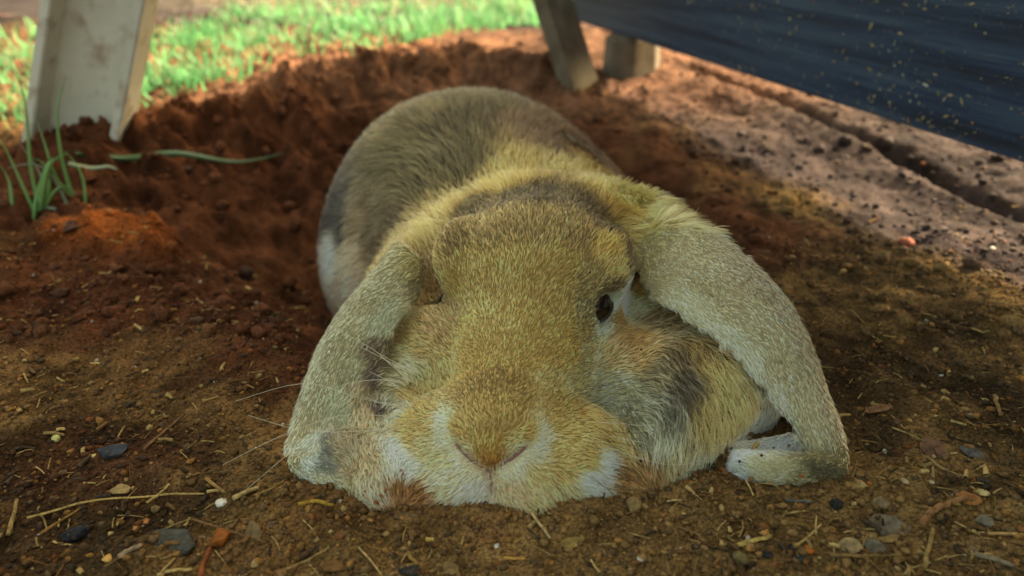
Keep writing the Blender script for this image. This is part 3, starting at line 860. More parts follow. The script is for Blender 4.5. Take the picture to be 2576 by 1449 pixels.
# whiskers
m = NT("whisker", 0.4, 0.4); m.color((0.62, 0.56, 0.38)); M_WH = m.m
m = NT("dark_whisker", 0.5, 0.3); m.color((0.05, 0.036, 0.02)); M_WHD = m.m
def tube_curve(pts, r0, r1, sides=5, sub=6):
    pts = np.array(pts, float); out = []
    K_ = len(pts)
    for i in range(K_ - 1):
        g = [pts[max(0, min(K_ - 1, j))] for j in (i - 1, i, i + 1, i + 2)]
        for q in np.linspace(0, 1, sub, endpoint=(i == K_ - 2)):
            out.append(0.5 * ((2 * g[1]) + (-g[0] + g[2]) * q + (2 * g[0] - 5 * g[1] + 4 * g[2] - g[3]) * q * q + (-g[0] + 3 * g[1] - 3 * g[2] + g[3]) * q ** 3))
    out = np.array(out); V = []; Fq = []
    n = len(out)
    for i in range(n):
        tn = unit(out[min(i + 1, n - 1)] - out[max(i - 1, 0)]); a = unit(np.cross(tn, [0.3, 0.2, 0.9])); b = np.cross(tn, a)
        rad = r0 + (r1 - r0) * i / (n - 1)
        for j in range(sides):
            th = 2 * math.pi * j / sides; V.append(out[i] + rad * (a * math.cos(th) + b * math.sin(th)))
        if i:
            for j in range(sides):
                Fq.append(((i - 1) * sides + j, (i - 1) * sides + (j + 1) % sides, i * sides + (j + 1) % sides, i * sides + j))
    return np.array(V), np.array(Fq)
def slit(name, pts, rad):
    q = [hit(*p) for p in pts]; q = [x for x in q if x is not None]
    V, Fq = tube_curve(q, rad, rad * 0.9, 6, 6); n = len(V) // 6; c = V.reshape(n, 6, 3).mean(1, keepdims=True)
    s_ = np.sin(np.linspace(0.12, math.pi - 0.12, n))[:, None, None] ** 0.6
    V = (c + (V.reshape(n, 6, 3) - c) * s_).reshape(-1, 3)
    link(name, mesh_np(name, V, Fq), M_NOSE, rabbit, True)
slit("nostril", [(1146, 1116), (1165, 1138), (1195, 1165), (1234, 1188)], 0.00055)
slit("nostril", [(1326, 1120), (1305, 1140), (1272, 1163), (1230, 1188)], 0.00062)
slit("lip_cleft", [(1232, 1180), (1234, 1200), (1236, 1222), (1237, 1246)], 0.00048)
WHISK = [((1440, 1060), (1500, 1055, .215), (1560, 1050, .216), (1620, 1035, .219)), ((1460, 1085), (1530, 1085, .211), (1590, 1090, .211), (1650, 1085, .213)),
         ((1430, 1080), (1490, 1100, .208), (1560, 1115, .207), (1620, 1125, .208)), ((1420, 1040), (1480, 1030, .219), (1530, 1010, .221), (1580, 985, .225)),
         ((1480, 1120), (1540, 1160, .204), (1600, 1190, .202), (1690, 1235, .200)), ((1400, 1010), (1450, 985, .224), (1510, 970, .226), (1570, 930, .232)),
         ((1060, 1000), (1020, 985, .216), (980, 960, .220), (930, 935, .226)), ((1050, 1030), (1000, 1020, .212), (950, 1010, .214), (890, 990, .218)),
         ((1040, 1060), (980, 1065, .208), (900, 1060, .207), (820, 1050, .208)), ((1090, 960), (1050, 940, .222), (1000, 915, .226), (955, 890, .231)),
         ((1400, 1225), (1440, 1265, .190), (1470, 1290, .188), (1490, 1310, .187)),
         ((1000, 1050), (860, 1045, .212), (700, 1100, .205), (560, 1170, .203)), ((1010, 1090), (880, 1075, .210), (770, 1110, .203), (610, 1240, .190)),
         ((1020, 1030), (900, 1000, .218), (760, 965, .222), (590, 1010, .230)), ((1030, 1070), (900, 1085, .209), (760, 1082, .206), (625, 1045, .210)),
         ((1000, 1080), (930, 1085, .211), (870, 1100, .207), (790, 1132, .202)), ((1010, 1110), (940, 1115, .207), (850, 1090, .204), (780, 1080, .203)),
         ((1060, 960), (1020, 935, .222), (960, 900, .226), (900, 870, .232)), ((1050, 940), (1000, 930, .226), (940, 880, .232), (850, 830, .240)),
         ((1080, 1000), (1000, 960, .217), (900, 960, .218), (800, 990, .221)),
         ((1440, 1030), (1500, 1010, .222), (1560, 980, .223), (1650, 950, .228)), ((1470, 1060), (1560, 1065, .214), (1640, 1070, .215), (1760, 1050, .222)),
         ((1500, 1110), (1600, 1150, .206), (1700, 1170, .205), (1790, 1150, .210)), ((1480, 1140), (1580, 1200, .201), (1660, 1250, .196), (1720, 1290, .193)),
         ((1500, 1090), (1600, 1110, .210), (1700, 1130, .211), (1880, 1110, .213), (1985, 1090, .214)), ((1450, 1170), (1540, 1240, .196), (1600, 1290, .191), (1640, 1330, .188)),
         ((1430, 1010), (1480, 985, .224), (1540, 965, .226), (1580, 955, .228)), ((1390, 990), (1395, 960, .224), (1405, 930, .229))]
for w in WHISK:
    p0 = hit(*w[0])
    if p0 is None: continue
    V, Fq = tube_curve([p0] + [at(*q) for q in w[1:]], 0.00013, 0.00005)
    link("whisker", mesh_np("whisker", V, Fq), M_WH if w[-1][0] < 1000 or w[-1][0] > 1750 else M_WHD, rabbit, True)

# crumbs of earth caught in the coat
V_, F_, C_ = [], [], []; nb = 0; r = np.random.default_rng(31)
bi_ = bmesh.new(); bmesh.ops.create_icosphere(bi_, subdivisions=1, radius=1.0)
iv_ = np.array([q.co[:] for q in bi_.verts]); if_ = np.array([[w.index for w in q.verts] for q in bi_.faces]); bi_.free()
CR = [(1487, 652, .5, 0), (1481, 688, .6, 0), (1612, 882, .7, 0), (1035, 968, .55, 1), (1985, 1122, .9, 1), (2004, 1190, 1.0, 1), (1985, 1205, .8, 2), (1912, 1150, .6, 0), (1850, 1200, .9, 1), (1862, 1160, .6, 0), (1935, 1208, .6, 2),
      (1960, 1140, .5, 0), (790, 1250, .9, 1), (838, 1225, .8, 0), (870, 1262, .7, 1), (915, 1240, .6, 1), (948, 1262, 1.0, 1), (965, 1240, .8, 1), (2085, 1205, .7, 1), (1660, 1180, .7, 1), (1705, 1190, .8, 1), (1610, 1165, .6, 0), (1570, 1090, .5, 0), (1010, 1190, .6, 1)]
for u_, v_, s_, k_ in CR:
    q = hit(u_, v_)
    if q is None: continue
    n_ = np.array(bvh.find_nearest(Vector(q))[1]); c_ = q + n_ * (0.0009 + 0.0004 * s_)
    for _ in range(1 + int(r.random() < .5)):
        V_.append(iv_ * r.uniform(.6, 1.3, (len(iv_), 1)) * s_ * 0.0009 * r.uniform(.6, 1.1, 3) + c_ + r.normal(0, .0006, 3)); F_.append(if_ + nb); nb += len(iv_)
        C_.append(np.repeat(s2l([(44, 32, 24), (140, 82, 40), (190, 160, 110)][k_])[None], len(iv_), 0))
me = mesh_np("earth_crumbs", np.concatenate(V_), np.concatenate(F_)); vcol(me, np.concatenate(C_))
m = NT("crumb", 0.95, 0.1); m.color(m.attr("col"))
tag(link("earth_crumbs", me, m.m, rabbit), kind="stuff")
# ------------------------------------------------------------------ blue painted screen standing on wooden feet
def box_mesh(name, o, ax, ay, az, lx, ly, lz, bev=0.0015, seg=2, jit=0.0):
    """box from corner o along unit axes"""
    b = bmesh.new(); bmesh.ops.create_cube(b, size=1.0)
    for v in b.verts: v.co = Vector(((v.co.x + .5) * lx, (v.co.y + .5) * ly, (v.co.z + .5) * lz))
    bmesh.ops.bevel(b, geom=b.edges[:], offset=bev, segments=seg, affect='EDGES', profile=0.6)
    M = Matrix((Vector(ax), Vector(ay), Vector(az))).transposed()
    for v in b.verts: v.co = M @ v.co + Vector(o)
    bmesh.ops.recalc_face_normals(b, faces=b.faces)
    me = bpy.data.meshes.new(name); b.to_mesh(me); b.free(); return me
def place(o, origin):
    """keep the mesh where it is but put the object's origin at `origin`"""
    o.data.transform(Matrix.Translation(-Vector(origin))); o.location = Vector(origin); return o

m = NT("blue_paint", 0.55, 0.35)
vec = m.mapped((5.0, 5.0, 95.0))
g = m.noise(1.0, 6, vec, 0.65)
vec2 = m.mapped((3.0, 3.0, 26.0))
g2 = m.noise(1.0, 4, vec2, 0.6)
c = m.ramp(g, [(0.36, (0.004, 0.008, 0.020)), (0.50, (0.014, 0.031, 0.072)), (0.66, (0.044, 0.074, 0.115))])
c = m.mix(m.math('MULTIPLY', g2, 0.45), c, (0.028, 0.030, 0.030))
c = m.mix(m.ramp(m.noise(260, 2), [(0.66, (0, 0, 0)), (0.72, (0.5, 0.5, 0.5))]), c, (0.10, 0.085, 0.05))
m.color(c); m.bump(g, 0.6, 0.002); M_BLUE = m.m
m = NT("old_wood", 0.85, 0.2)
g = m.noise(1.0, 5, m.mapped((60, 60, 7)), 0.6)
m.color(m.mix(0.6, m.ramp(g, [(0.3, (0.075, 0.052, 0.030)), (0.55, (0.15, 0.112, 0.07)), (0.75, (0.25, 0.205, 0.14))]), m.ramp(m.noise(35, 3), [(0.35, (0.10, 0.07, 0.04)), (0.7, (0.24, 0.19, 0.13))])))
m.bump(g, 0.7, 0.002); M_WOOD = m.m
SCR = empty("wooden_screen", tuple(P_PAN1 * [1, 1, 0]))
tag(SCR, "dark blue painted wooden screen raised on small wooden blocks, flecked with sawdust", "screen")
def sub(name, me, mat, parent):
    o = link(name, me, mat, parent); me.transform(Matrix.Translation(-parent.location)); return o
L_PAN = 1.4
NV = -PAN_N                                          # thickness runs away from the rabbit
sub("board", box_mesh("board", P_PAN1 + 0, -PAN_DIR, NV, (0, 0, 1), L_PAN, 0.018, 0.84, 0.0012), M_BLUE, SCR)
def footblock(u, v, w, dep, h, yaw):
    p = on_ground(u, v); c_, s_ = math.cos(yaw), math.sin(yaw)
    return sub("foot", box_mesh("foot", (p[0] - w * c_ / 2, p[1] - w * s_ / 2, p[2] - 0.012), (c_, s_, 0), (-s_, c_, 0), (0, 0, 1), w, dep, 0.040 - p[2] + 0.012 + h, 0.004, 3), M_WOOD, SCR)
p = on_ground(1582, 196)                             # rounded stump under the screen
b = bmesh.new(); bmesh.ops.create_cone(b, cap_ends=True, segments=20, radius1=0.031, radius2=0.027, depth=0.075)
for v in b.verts:
    k = 1 + 0.07 * math.sin(3 * math.atan2(v.co.y, v.co.x) + 1) + 0.04 * math.sin(7 * math.atan2(v.co.y, v.co.x))
    v.co.x *= k; v.co.y *= k
bmesh.ops.bevel(b, geom=[e for e in b.edges if abs(e.verts[0].co.z - e.verts[1].co.z) < 1e-6], offset=0.004, segments=2, affect='EDGES')
bmesh.ops.translate(b, verts=b.verts, vec=Vector((p[0] + 0.004, p[1] + 0.022, 0.0435 - 0.0375)))
me = bpy.data.meshes.new("foot"); b.to_mesh(me); b.free(); sub("foot", me, M_WOOD, SCR)
# sawdust stuck to the paint
V, Fq, cc = [], [], []
r = np.random.default_rng(3)
for i in range(7000):
    a = 0.87 * r.random() ** 0.75 ; a = 0.05 + a
    z = 0.046 + 0.26 * r.random() ** 1.15
    if r.random() > 0.16 + 0.84 * min(1, (a / 0.45)) ** 1.9: continue
    if vnoise(np.array([a * 22.0]), np.array([z * 30.0]), seed=4)[0] < r.uniform(-0.9, 0.5): continue
    s = 0.00036 + 0.0012 * r.random() ** 3
    p = P_PAN1 * [1, 1, 0] - PAN_DIR * a + np.array([0, 0, z]) + PAN_N * 0.0004
    th = r.random() * 6.28; e1 = -PAN_DIR * math.cos(th) + np.array([0, 0, 1]) * math.sin(th); e2 = np.cross(PAN_N, e1)
    el = r.uniform(0.5, 1.0) if r.random() < .8 else r.uniform(1.5, 3)
    b0 = len(V)
    for q in (e1 * s * el, e2 * s * .7, -e1 * s * el, -e2 * s * .7): V.append(p + q * r.uniform(.7, 1.2))
    V.append(p + PAN_N * s * 0.7)
    Fq += [(b0, b0 + 1, b0 + 4), (b0 + 1, b0 + 2, b0 + 4), (b0 + 2, b0 + 3, b0 + 4), (b0 + 3, b0, b0 + 4)]
    k = r.random(); col_ = np.array([0.50, 0.36, 0.14]) if k < .65 else np.array([0.48, 0.46, 0.32]) if k < .9 else np.array([0.45, 0.22, 0.06])
    cc += [col_ * r.uniform(.4, 1.0)] * 5
me = mesh_np("sawdust", V, Fq); vcol(me, np.array(cc))
m = NT("flecks", 0.8, 0.2); m.color(m.attr("col")); M_VC = m.m
tag(sub("sawdust", me, M_VC, SCR), kind="stuff")

# leaning plank end by the far end of the screen
p0 = on_ground(1447, 236)
up_ = unit(np.array([-0.030, 0.030, 0.085])); wd = unit(np.array([0.55, 0.83, 0.0])); wd = unit(wd - up_ * wd.dot(up_)); th_ = np.cross(wd, up_)
if th_[0] > 0: th_ = -th_
me = box_mesh("leaning_plank", p0 - up_ * 0.004, wd, th_, up_, 0.048, 0.015, 0.20, 0.0015)
for v in me.vertices:                                # slanting saw cut at the foot
    q = np.array(v.co) - p0
    if q.dot(up_) < 0.02: v.co = Vector(np.array(v.co) + up_ * 0.25 * max(0, q.dot(wd)))
pl = place(link("leaning_plank", me, M_WOOD), p0)
tag(pl, "weathered grey plank leaning at the far end of the blue screen", "plank")

# pale channel-shaped post on the left
m = NT("cement", 0.85, 0.2)
g = m.noise(60, 4); g2 = m.noise(14, 4)
c = m.ramp(g2, [(0.3, (0.54, 0.48, 0.37)), (0.55, (0.66, 0.60, 0.47)), (0.75, (0.72, 0.66, 0.53))])
c = m.mix(m.ramp(g, [(0.50, (0, 0, 0)), (0.70, (0.7, 0.7, 0.7))]), c, (0.34, 0.22, 0.13))
m.color(c); m.bump(m.noise(240, 3), 0.3, 0.001); M_CEM = m.m
pb = atz(48, 388, 0.008)
U_ = unit(np.array([0.36, 0.04, 0.93])); W_ = unit(np.array([0.99, 0.02, -0.36])); W_ = unit(W_ - U_ * W_.dot(U_)); D_ = np.cross(U_, W_)
if D_[1] < 0: D_ = -D_
PW, PD, TH = 0.0630, 0.028, 0.0065
prof = [(0, 0), (TH, 0), (TH + .002, PD - TH - .002), (TH + .005, PD - TH), (PW - TH - .005, PD - TH), (PW - TH - .002, PD - TH - .002), (PW - TH, 0), (PW, 0), (PW, PD), (0, PD)]
b = bmesh.new(); rings = []
for k, hgt in enumerate((-0.03, 0.05, 0.15, 0.30, 0.55)):
    ring = []
    for i, (x, y) in enumerate(prof):
        ring.append(b.verts.new(Vector(pb + W_ * x + D_ * y + U_ * hgt)))
    rings.append(ring)
for r0, r1 in zip(rings[:-1], rings[1:]):
    for i in range(len(prof)): b.faces.new((r0[i], r0[(i + 1) % len(prof)], r1[(i + 1) % len(prof)], r1[i]))
b.faces.new(rings[0][::-1]); b.faces.new(rings[-1])
bmesh.ops.recalc_face_normals(b, faces=b.faces)
bmesh.ops.bevel(b, geom=[e for e in b.edges if len(e.link_faces) == 2 and e.calc_face_angle(0) > 0.6], offset=0.0009, segments=2, affect='EDGES')
me = bpy.data.meshes.new("channel_post"); b.to_mesh(me); b.free()
cpst = place(link("channel_post", me, M_CEM), pb)
tag(cpst, "pale channel-shaped post stuck slanting in the red soil before the lawn", "post")

# ------------------------------------------------------------------ grass
def blade_geom(pts, w0, fold=0.25, taper=1.5, sub=4, face=(0.15, 1.0, 0.35)):
    pts = np.array(pts, float); out = []
    K_ = len(pts)
    for i in range(K_ - 1):
        g = [pts[max(0, min(K_ - 1, j))] for j in (i - 1, i, i + 1, i + 2)]
        for q in np.linspace(0, 1, sub, endpoint=(i == K_ - 2)):
            out.append(0.5 * ((2 * g[1]) + (-g[0] + g[2]) * q + (2 * g[0] - 5 * g[1] + 4 * g[2] - g[3]) * q * q + (-g[0] + 3 * g[1] - 3 * g[2] + g[3]) * q ** 3))
    out = np.array(out); n = len(out); V, Fq = [], []
    for i in range(n):
        q = i / (n - 1); tn = unit(out[min(i + 1, n - 1)] - out[max(i - 1, 0)])
        sd = unit(np.cross(tn, unit(np.array(face)))); nm = np.cross(sd, tn)
        w = w0 * (0.75 + 0.6 * q * (1 - q)) * (1 - q ** taper) + 0.00012
        V += [out[i] - sd * w, out[i] + nm * w * fold, out[i] + sd * w, out[i] + nm * (w * fold - 0.00025)]
        if i:
            a, c_ = (i - 1) * 4, i * 4
            for j in range(4): Fq.append((a + j, a + (j + 1) % 4, c_ + (j + 1) % 4, c_ + j))
    return np.array(V), np.array(Fq)
def leafmat(name, col, col2, scale, trans=0.35):
    m = NT(name, 0.5, 0.35)
    c = m.mix(m.noise(scale, 2), col, col2)
    m.color(c)
    tr = m.n("ShaderNodeBsdfTranslucent"); m.put(tr.inputs["Color"], c)
    mx = m.n("ShaderNodeMixShader"); mx.inputs[0].default_value = trans
    m.t.links.new(m.b.outputs[0], mx.inputs[1]); m.t.links.new(tr.outputs[0], mx.inputs[2])
    out = [n for n in m.t.nodes if n.type == 'OUTPUT_MATERIAL'][0]
    m.t.links.new(mx.outputs[0], out.inputs[0]); return m
M_BLADE = leafmat("blade", (0.15, 0.33, 0.09), (0.28, 0.40, 0.11), 60, 0.12).m
M_DARKBL = leafmat("dark_blade", (0.035, 0.075, 0.022), (0.055, 0.10, 0.03), 60, 0.1).m
M_PALEBL = leafmat("pale_blade", (0.26, 0.34, 0.22), (0.30, 0.30, 0.18), 80, 0.1).m
tb = on_ground(95, 470)
TUFT = empty("grass_tuft", tuple(tb)); tag(TUFT, "tuft of bright green grass blades sprouting in front of the pale post", "grass tuft")
for pts, w, mt in ((((168, 440, .470), (139, 335, .470), (128, 215, .470), (150, 128, .475)), .0016, M_BLADE),
                   (((80, 478, .455), (96, 385, .452), (116, 340, .455), (155, 322, .465)), .0026, M_BLADE),
                   (((78, 455, .46), (56, 345, .462), (40, 170, .465), (0, 70, .47)), .0015, M_BLADE),
                   (((85, 400, .455), (115, 402, .452), (150, 432, .450)), .0026, M_PALEBL),
                   (((94, 458, .458), (105, 400, .458), (92, 345, .462), (60, 330, .465)), .0016, M_BLADE),
                   (((193, 442, .465), (187, 365, .468), (168, 320, .470), (140, 285, .474)), .0012, M_BLADE),
                   (((165, 432, .465), (120, 370, .463), (90, 280, .466), (70, 225, .47)), .0014, M_BLADE),
                   (((150, 440, .46), (110, 360, .46), (60, 325, .458), (-10, 335, .455)), .0014, M_PALEBL),
                   (((20, 482, .452), (12, 420, .455), (-10, 380, .458)), .0014, M_BLADE),
                   (((70, 470, .456), (40, 400, .455), (-5, 300, .458), (-30, 260, .46)), .0016, M_BLADE),
                   (((88, 470, .455), (120, 420, .455), (150, 405, .452), (175, 425, .45)), .0013, M_BLADE),
                   (((60, 476, .452), (70, 400, .455), (100, 330, .46), (150, 300, .465)), .0012, M_BLADE),
                   (((100, 468, .46), (85, 380, .462), (30, 300, .465)), .0012, M_PALEBL)):
    V, Fq = blade_geom([at(*q) for q in pts], w * 1.15)
    base_ = V[0:4].mean(0); V = V + np.array([0, 0, min(0, gz(base_[0], base_[1]) - base_[2] - 0.001)])
    me = mesh_np("blade", V, Fq); sub("blade", me, mt, TUFT); me.polygons.foreach_set("use_smooth", np.ones(len(me.polygons), bool))
def lying(pts, w, name, label, cat, mat, lift=0.002, group=None):
    P_ = [on_ground(*q) + np.array([0, 0, lift]) for q in pts]
    V, Fq = blade_geom(P_, w, 0.2, 2.5, 6, (0.0, -0.55, 0.85))
    o = link(name, mesh_np(name, V, Fq), mat, None, True); place(o, P_[0]); return tag(o, label, cat, group)
lying([(195, 408), (320, 408), (450, 418), (600, 431), (720, 420)], .0036, "grass_stalk", "long green grass blade lying flat on the red soil", "grass", M_DARKBL, .008)
lying([(178, 438), (230, 440), (280, 455), (305, 468)], .0020, "grass_stalk", "pale dried grey-green blade lying beside the grass tuft", "grass", M_PALEBL, .004)

# the lawn behind: too many blades to count
r = np.random.default_rng(21)
N = 90000
gxr = r.uniform(-1.0, 0.35, N); gyr = r.uniform(0.60, 1.9, N)
lowb = 0.73 + np.clip(gxr + 0.34, -0.30, 1) * 1.15
lowb = np.where(gxr < -0.36, 0.62 + 0.3 * np.maximum(0, gxr + .44), lowb)
hib = np.where(gxr < -0.40, 0.98, 1.22 + (gxr + 0.40) * 0.55)
nz = fbm(gxr * 9, gyr * 9, seed=88, oct=3)
pr = sstep(-0.05, 0.07, gyr - lowb + 0.05 * nz) * (1 - sstep(-0.12, 0.10, gyr - hib + 0.10 * nz))
pr = np.maximum(pr, 0.9 * (gxr < -0.40) * (gyr > .62) * (gyr < 0.9))
pr *= 0.25 + 0.75 * sstep(-0.15, 0.6, nz)
extra = ((gxr > -0.06) & (gxr < 0.05) & (gyr > 1.12) & (gyr < 1.5)) * 0.5
k_ = r.random(N) < np.maximum(pr, extra)
gxr, gyr = gxr[k_], gyr[k_]; N = len(gxr)
gz0 = ground_h(gxr, gyr)
hgt = r.uniform(0.012, 0.038, N) * (0.8 + 0.4 * vnoise(gxr * 12, gyr * 12, seed=71)); hgt[r.random(N) < .03] *= 1.7
az = r.random(N) * 6.28; lean = r.uniform(0.15, 1.0, N)
ln = np.stack([np.cos(az), np.sin(az), np.zeros(N)], 1); sd = np.stack([-np.sin(az + r.normal(0, .5, N)), np.cos(az), np.zeros(N)], 1)
w = r.uniform(0.0009, 0.0019, N)
root = np.stack([gxr, gyr, gz0 - 0.002], 1)
tq = np.array([0, .35, .7, 1.0]); Vs = []
for q in tq:
    c_ = root + ln * (hgt * lean * q * q)[:, None] + np.array([0, 0, 1.0]) * (hgt * (q - 0.35 * lean * q * q))[:, None]
    ww = (w * (1 - q ** 1.6) + 0.0001)[:, None]
    Vs += [c_ - sd * ww, c_ + sd * ww]
V = np.stack(Vs, 1).reshape(-1, 3); o8 = np.arange(N)[:, None] * 8
Fq = np.concatenate([o8 + np.array(q) for q in ((0, 1, 3, 2), (2, 3, 5, 4), (4, 5, 7, 6))], 0)
me = mesh_np("lawn_grass", V, Fq)
gc = np.array([0.135, 0.33, 0.12])[None] * r.uniform(.6, 1.5, (N, 1)); dryb = r.random(N) < 0.06 + 0.22 * (gyr > 1.2)
gc[dryb] = np.array([0.36, 0.30, 0.16]) * r.uniform(.6, 1.1, (dryb.sum(), 1))
vcol(me, np.repeat(gc, 8, 0))
m = NT("lawn", 0.5, 0.3); c = m.attr("col"); m.color(c)
tr = m.n("ShaderNodeBsdfTranslucent"); m.put(tr.inputs["Color"], c); mx = m.n("ShaderNodeMixShader"); mx.inputs[0].default_value = 0.4
m.t.links.new(m.b.outputs[0], mx.inputs[1]); m.t.links.new(tr.outputs[0], mx.inputs[2])
m.t.links.new(mx.outputs[0], [n for n in m.t.nodes if n.type == 'OUTPUT_MATERIAL'][0].inputs[0])
tag(link("lawn_grass", me, m.m), "sunlit short lawn grass behind the hollow", "grass", kind="stuff")
# ------------------------------------------------------------------ loose things on the soil
def ico(sub=1):
    b = bmesh.new(); bmesh.ops.create_icosphere(b, subdivisions=sub, radius=1.0)
    v = np.array([q.co[:] for q in b.verts]); f = np.array([[w.index for w in q.verts] for q in b.faces]); b.free(); return v, f
ICO1, ICO2, ICO3 = ico(1), ico(2), ico(3)
def facet(v, r, n=9, cut=0.52):
    """chip flats off a ball so that it reads as stone"""
    v = v.copy()
    for _ in range(n):
        d = unit(r.normal(size=3)); c = r.uniform(cut, 0.9)
        s = v @ d; m_ = s > c; v[m_] -= (s[m_] - c)[:, None] * d
    return v
def px(u, v): 
    p = on_ground(u, v); return (p[1] * cp + (CAM_H - p[2]) * sp) / 2000.0
MATS = {}
def dirt_mat(col, rough=0.85, spec=0.25):
    k = tuple(col) + (rough,)
    if k not in MATS:
        m = NT("fragment", max(rough, .85), spec * .4); L_ = s2l(col) * 0.9
        c = m.ramp(m.noise(420, 4), [(0.30, L_ * 0.45), (0.52, L_), (0.72, np.minimum(L_ * 1.5, 0.8))])
        c = m.mix(m.ramp(m.noise(900, 2), [(0.58, (0, 0, 0)), (0.70, (0.7, 0.7, 0.7))]), c, (0.13, 0.065, 0.025))
        m.color(c); m.bump(m.noise(1500, 3), 0.5, 0.0006); MATS[k] = m.m
    return MATS[k]
def stone(u, v, wpx, hpx, col, label, name="pebble", cat="pebble", seed=0, flat=0.55, n=9, sink=0.3, spec=0.3, rough=0.75, rot=None):
    r = np.random.default_rng(seed + 100); q = px(u, v)
    big = wpx > 45
    V = facet((ICO3 if big else ICO2)[0], r, n + (8 if big else 0)); Fq = (ICO3 if big else ICO2)[1]
    V += 0.07 * np.stack([vnoise(V[:, 0] * 3 + 9 * i, V[:, 1] * 3 + seed, V[:, 2] * 3, seed=seed) for i in range(3)], 1)
    a, b_ = wpx * q * 0.52, max(hpx * q * 0.62, wpx * q * 0.3)
    V = V * [a, b_, min(a, b_) * flat]
    th = r.uniform(-.5, .5) if rot is None else rot
    R_ = rotz(th); V = V @ R_.T
    p = on_ground(u, v); zt = min(a, b_) * flat
    o = link(name, mesh_np(name, V, Fq), dirt_mat(col, rough, spec)); o.location = (p[0], p[1], p[2] + zt * (1 - 2 * sink) * .9)
    return tag(o, label, cat)
def stick(pts, wpx, col, label, name="twig", cat="twig", flat=0.8, lift=0.0006, taper=0.75, seed=0, sides=7):
    r = np.random.default_rng(seed + 50)
    P_ = [on_ground(*q) for q in pts]
    P_ = [np.array([p[0], p[1], float(ground_h(np.array([p[0]]), np.array([p[1]]))[0]) * 0.4 + p[2] * 0.6]) for p in P_]
    w = wpx * px(*pts[0]) * 0.5
    mid = []
    for a, b_ in zip(P_[:-1], P_[1:]):
        mid += [a, a * .66 + b_ * .34 + r.normal(0, w * .22, 3), a * .33 + b_ * .67 + r.normal(0, w * .22, 3)]
    mid.append(P_[-1]); mid = np.array(mid)
    hi_ = np.array([gz(p[0], p[1]) for p in mid]); mid[:, 2] = np.maximum(mid[:, 2], hi_ - 0.0002) * .7 + max(hi_) * .3 + w * flat * .8 + lift
    V, Fq = tube_curve(mid, w, w * taper, sides, 3)
    n = len(V) // sides; c = V.reshape(n, sides, 3).mean(1, keepdims=True)
    V = V.reshape(n, sides, 3); V = c + (V - c) * (1 + 0.07 * r.normal(size=(n, sides, 1))); 
    V[..., 2] = c[..., 2] + (V[..., 2] - c[..., 2]) * flat
    V = V.reshape(-1, 3)
    me_f = [tuple(f) for f in Fq] + [tuple(range(sides))[::-1], tuple(range((n - 1) * sides, n * sides))]
    me = bpy.data.meshes.new(name); o0 = P_[0]
    me.from_pydata([tuple(q - o0) for q in V], [], me_f); me.update()
    o = link(name, me, dirt_mat(col, 0.7, 0.3)); o.location = o0
    return tag(o, label, cat)
def chip(u, v, wpx, hpx, col, label, name="bark_chip", cat="bark chip", seed=0, thick=0.12, rot=0.0, tilt=0.15, curl=0.15, lift=0.0):
    r = np.random.default_rng(seed + 300); q = px(u, v)
    n = 13; th = np.linspace(0, 2 * np.pi, n, endpoint=False)
    rad = 1 + 0.16 * r.normal(size=n); rad = np.clip(.7 * rad + .15 * (np.roll(rad, 1) + np.roll(rad, -1)), .7, 1.3)
    a, b_ = wpx * q * .5, max(hpx * q * .75, wpx * q * .18)
    out = np.stack([np.cos(th) * rad * a, np.sin(th) * rad * b_], 1)
    t = thick * min(a, b_) * 1.6
    V, Fq = [], []
    for s_, zz in ((0.0, t), (0.55, t * 1.1), (0.97, t * .8), (1.0, t * .3), (0.97, -t * .3), (.5, -t * .4), (0.0, -t * .4)):
        ring = out * s_ if s_ else np.zeros((1, 2))
        for x, y in ring:
            V.append((x, y, zz + curl * (x / a) ** 2 * a * .6 + 0.10 * t * r.normal() + (0.25 * t * math.sin(9 * y / b_ + x / a * 2) if 0 < s_ < .9 else 0)))
    rows = [[0]] + [list(range(1 + k * n, 1 + (k + 1) * n)) for k in range(5)] + [[1 + 5 * n]]
    for r0, r1 in zip(rows[:-1], rows[1:]):
        for i in range(n):
            j = (i + 1) % n
            if len(r0) == 1: Fq.append((r0[0], r1[i], r1[j]))
            elif len(r1) == 1: Fq.append((r0[i], r1[0], r0[j]))
            else: Fq.append((r0[i], r1[i], r1[j], r0[j]))
    V = np.array(V) @ rotz(rot).T
    Rx = np.array([[1, 0, 0], [0, math.cos(tilt), -math.sin(tilt)], [0, math.sin(tilt), math.cos(tilt)]]); V = V @ Rx.T
    p = on_ground(u, v)
    me = bpy.data.meshes.new(name); me.from_pydata([tuple(x) for x in V], [], Fq); me.update()
    o = link(name, me, dirt_mat(col, 0.8, 0.3)); o.location = (p[0], p[1], p[2] + t * .4 + 0.0006 + lift)
    return tag(o, label, cat)

TAN, CREAM, GREYB, BLACK, OCHRE, RUST, STRAWC, BROWN = (150, 122, 78), (206, 188, 140), (104, 94, 76), (44, 44, 46), (186, 134, 66), (160, 88, 40), (172, 142, 82), (112, 80, 48)
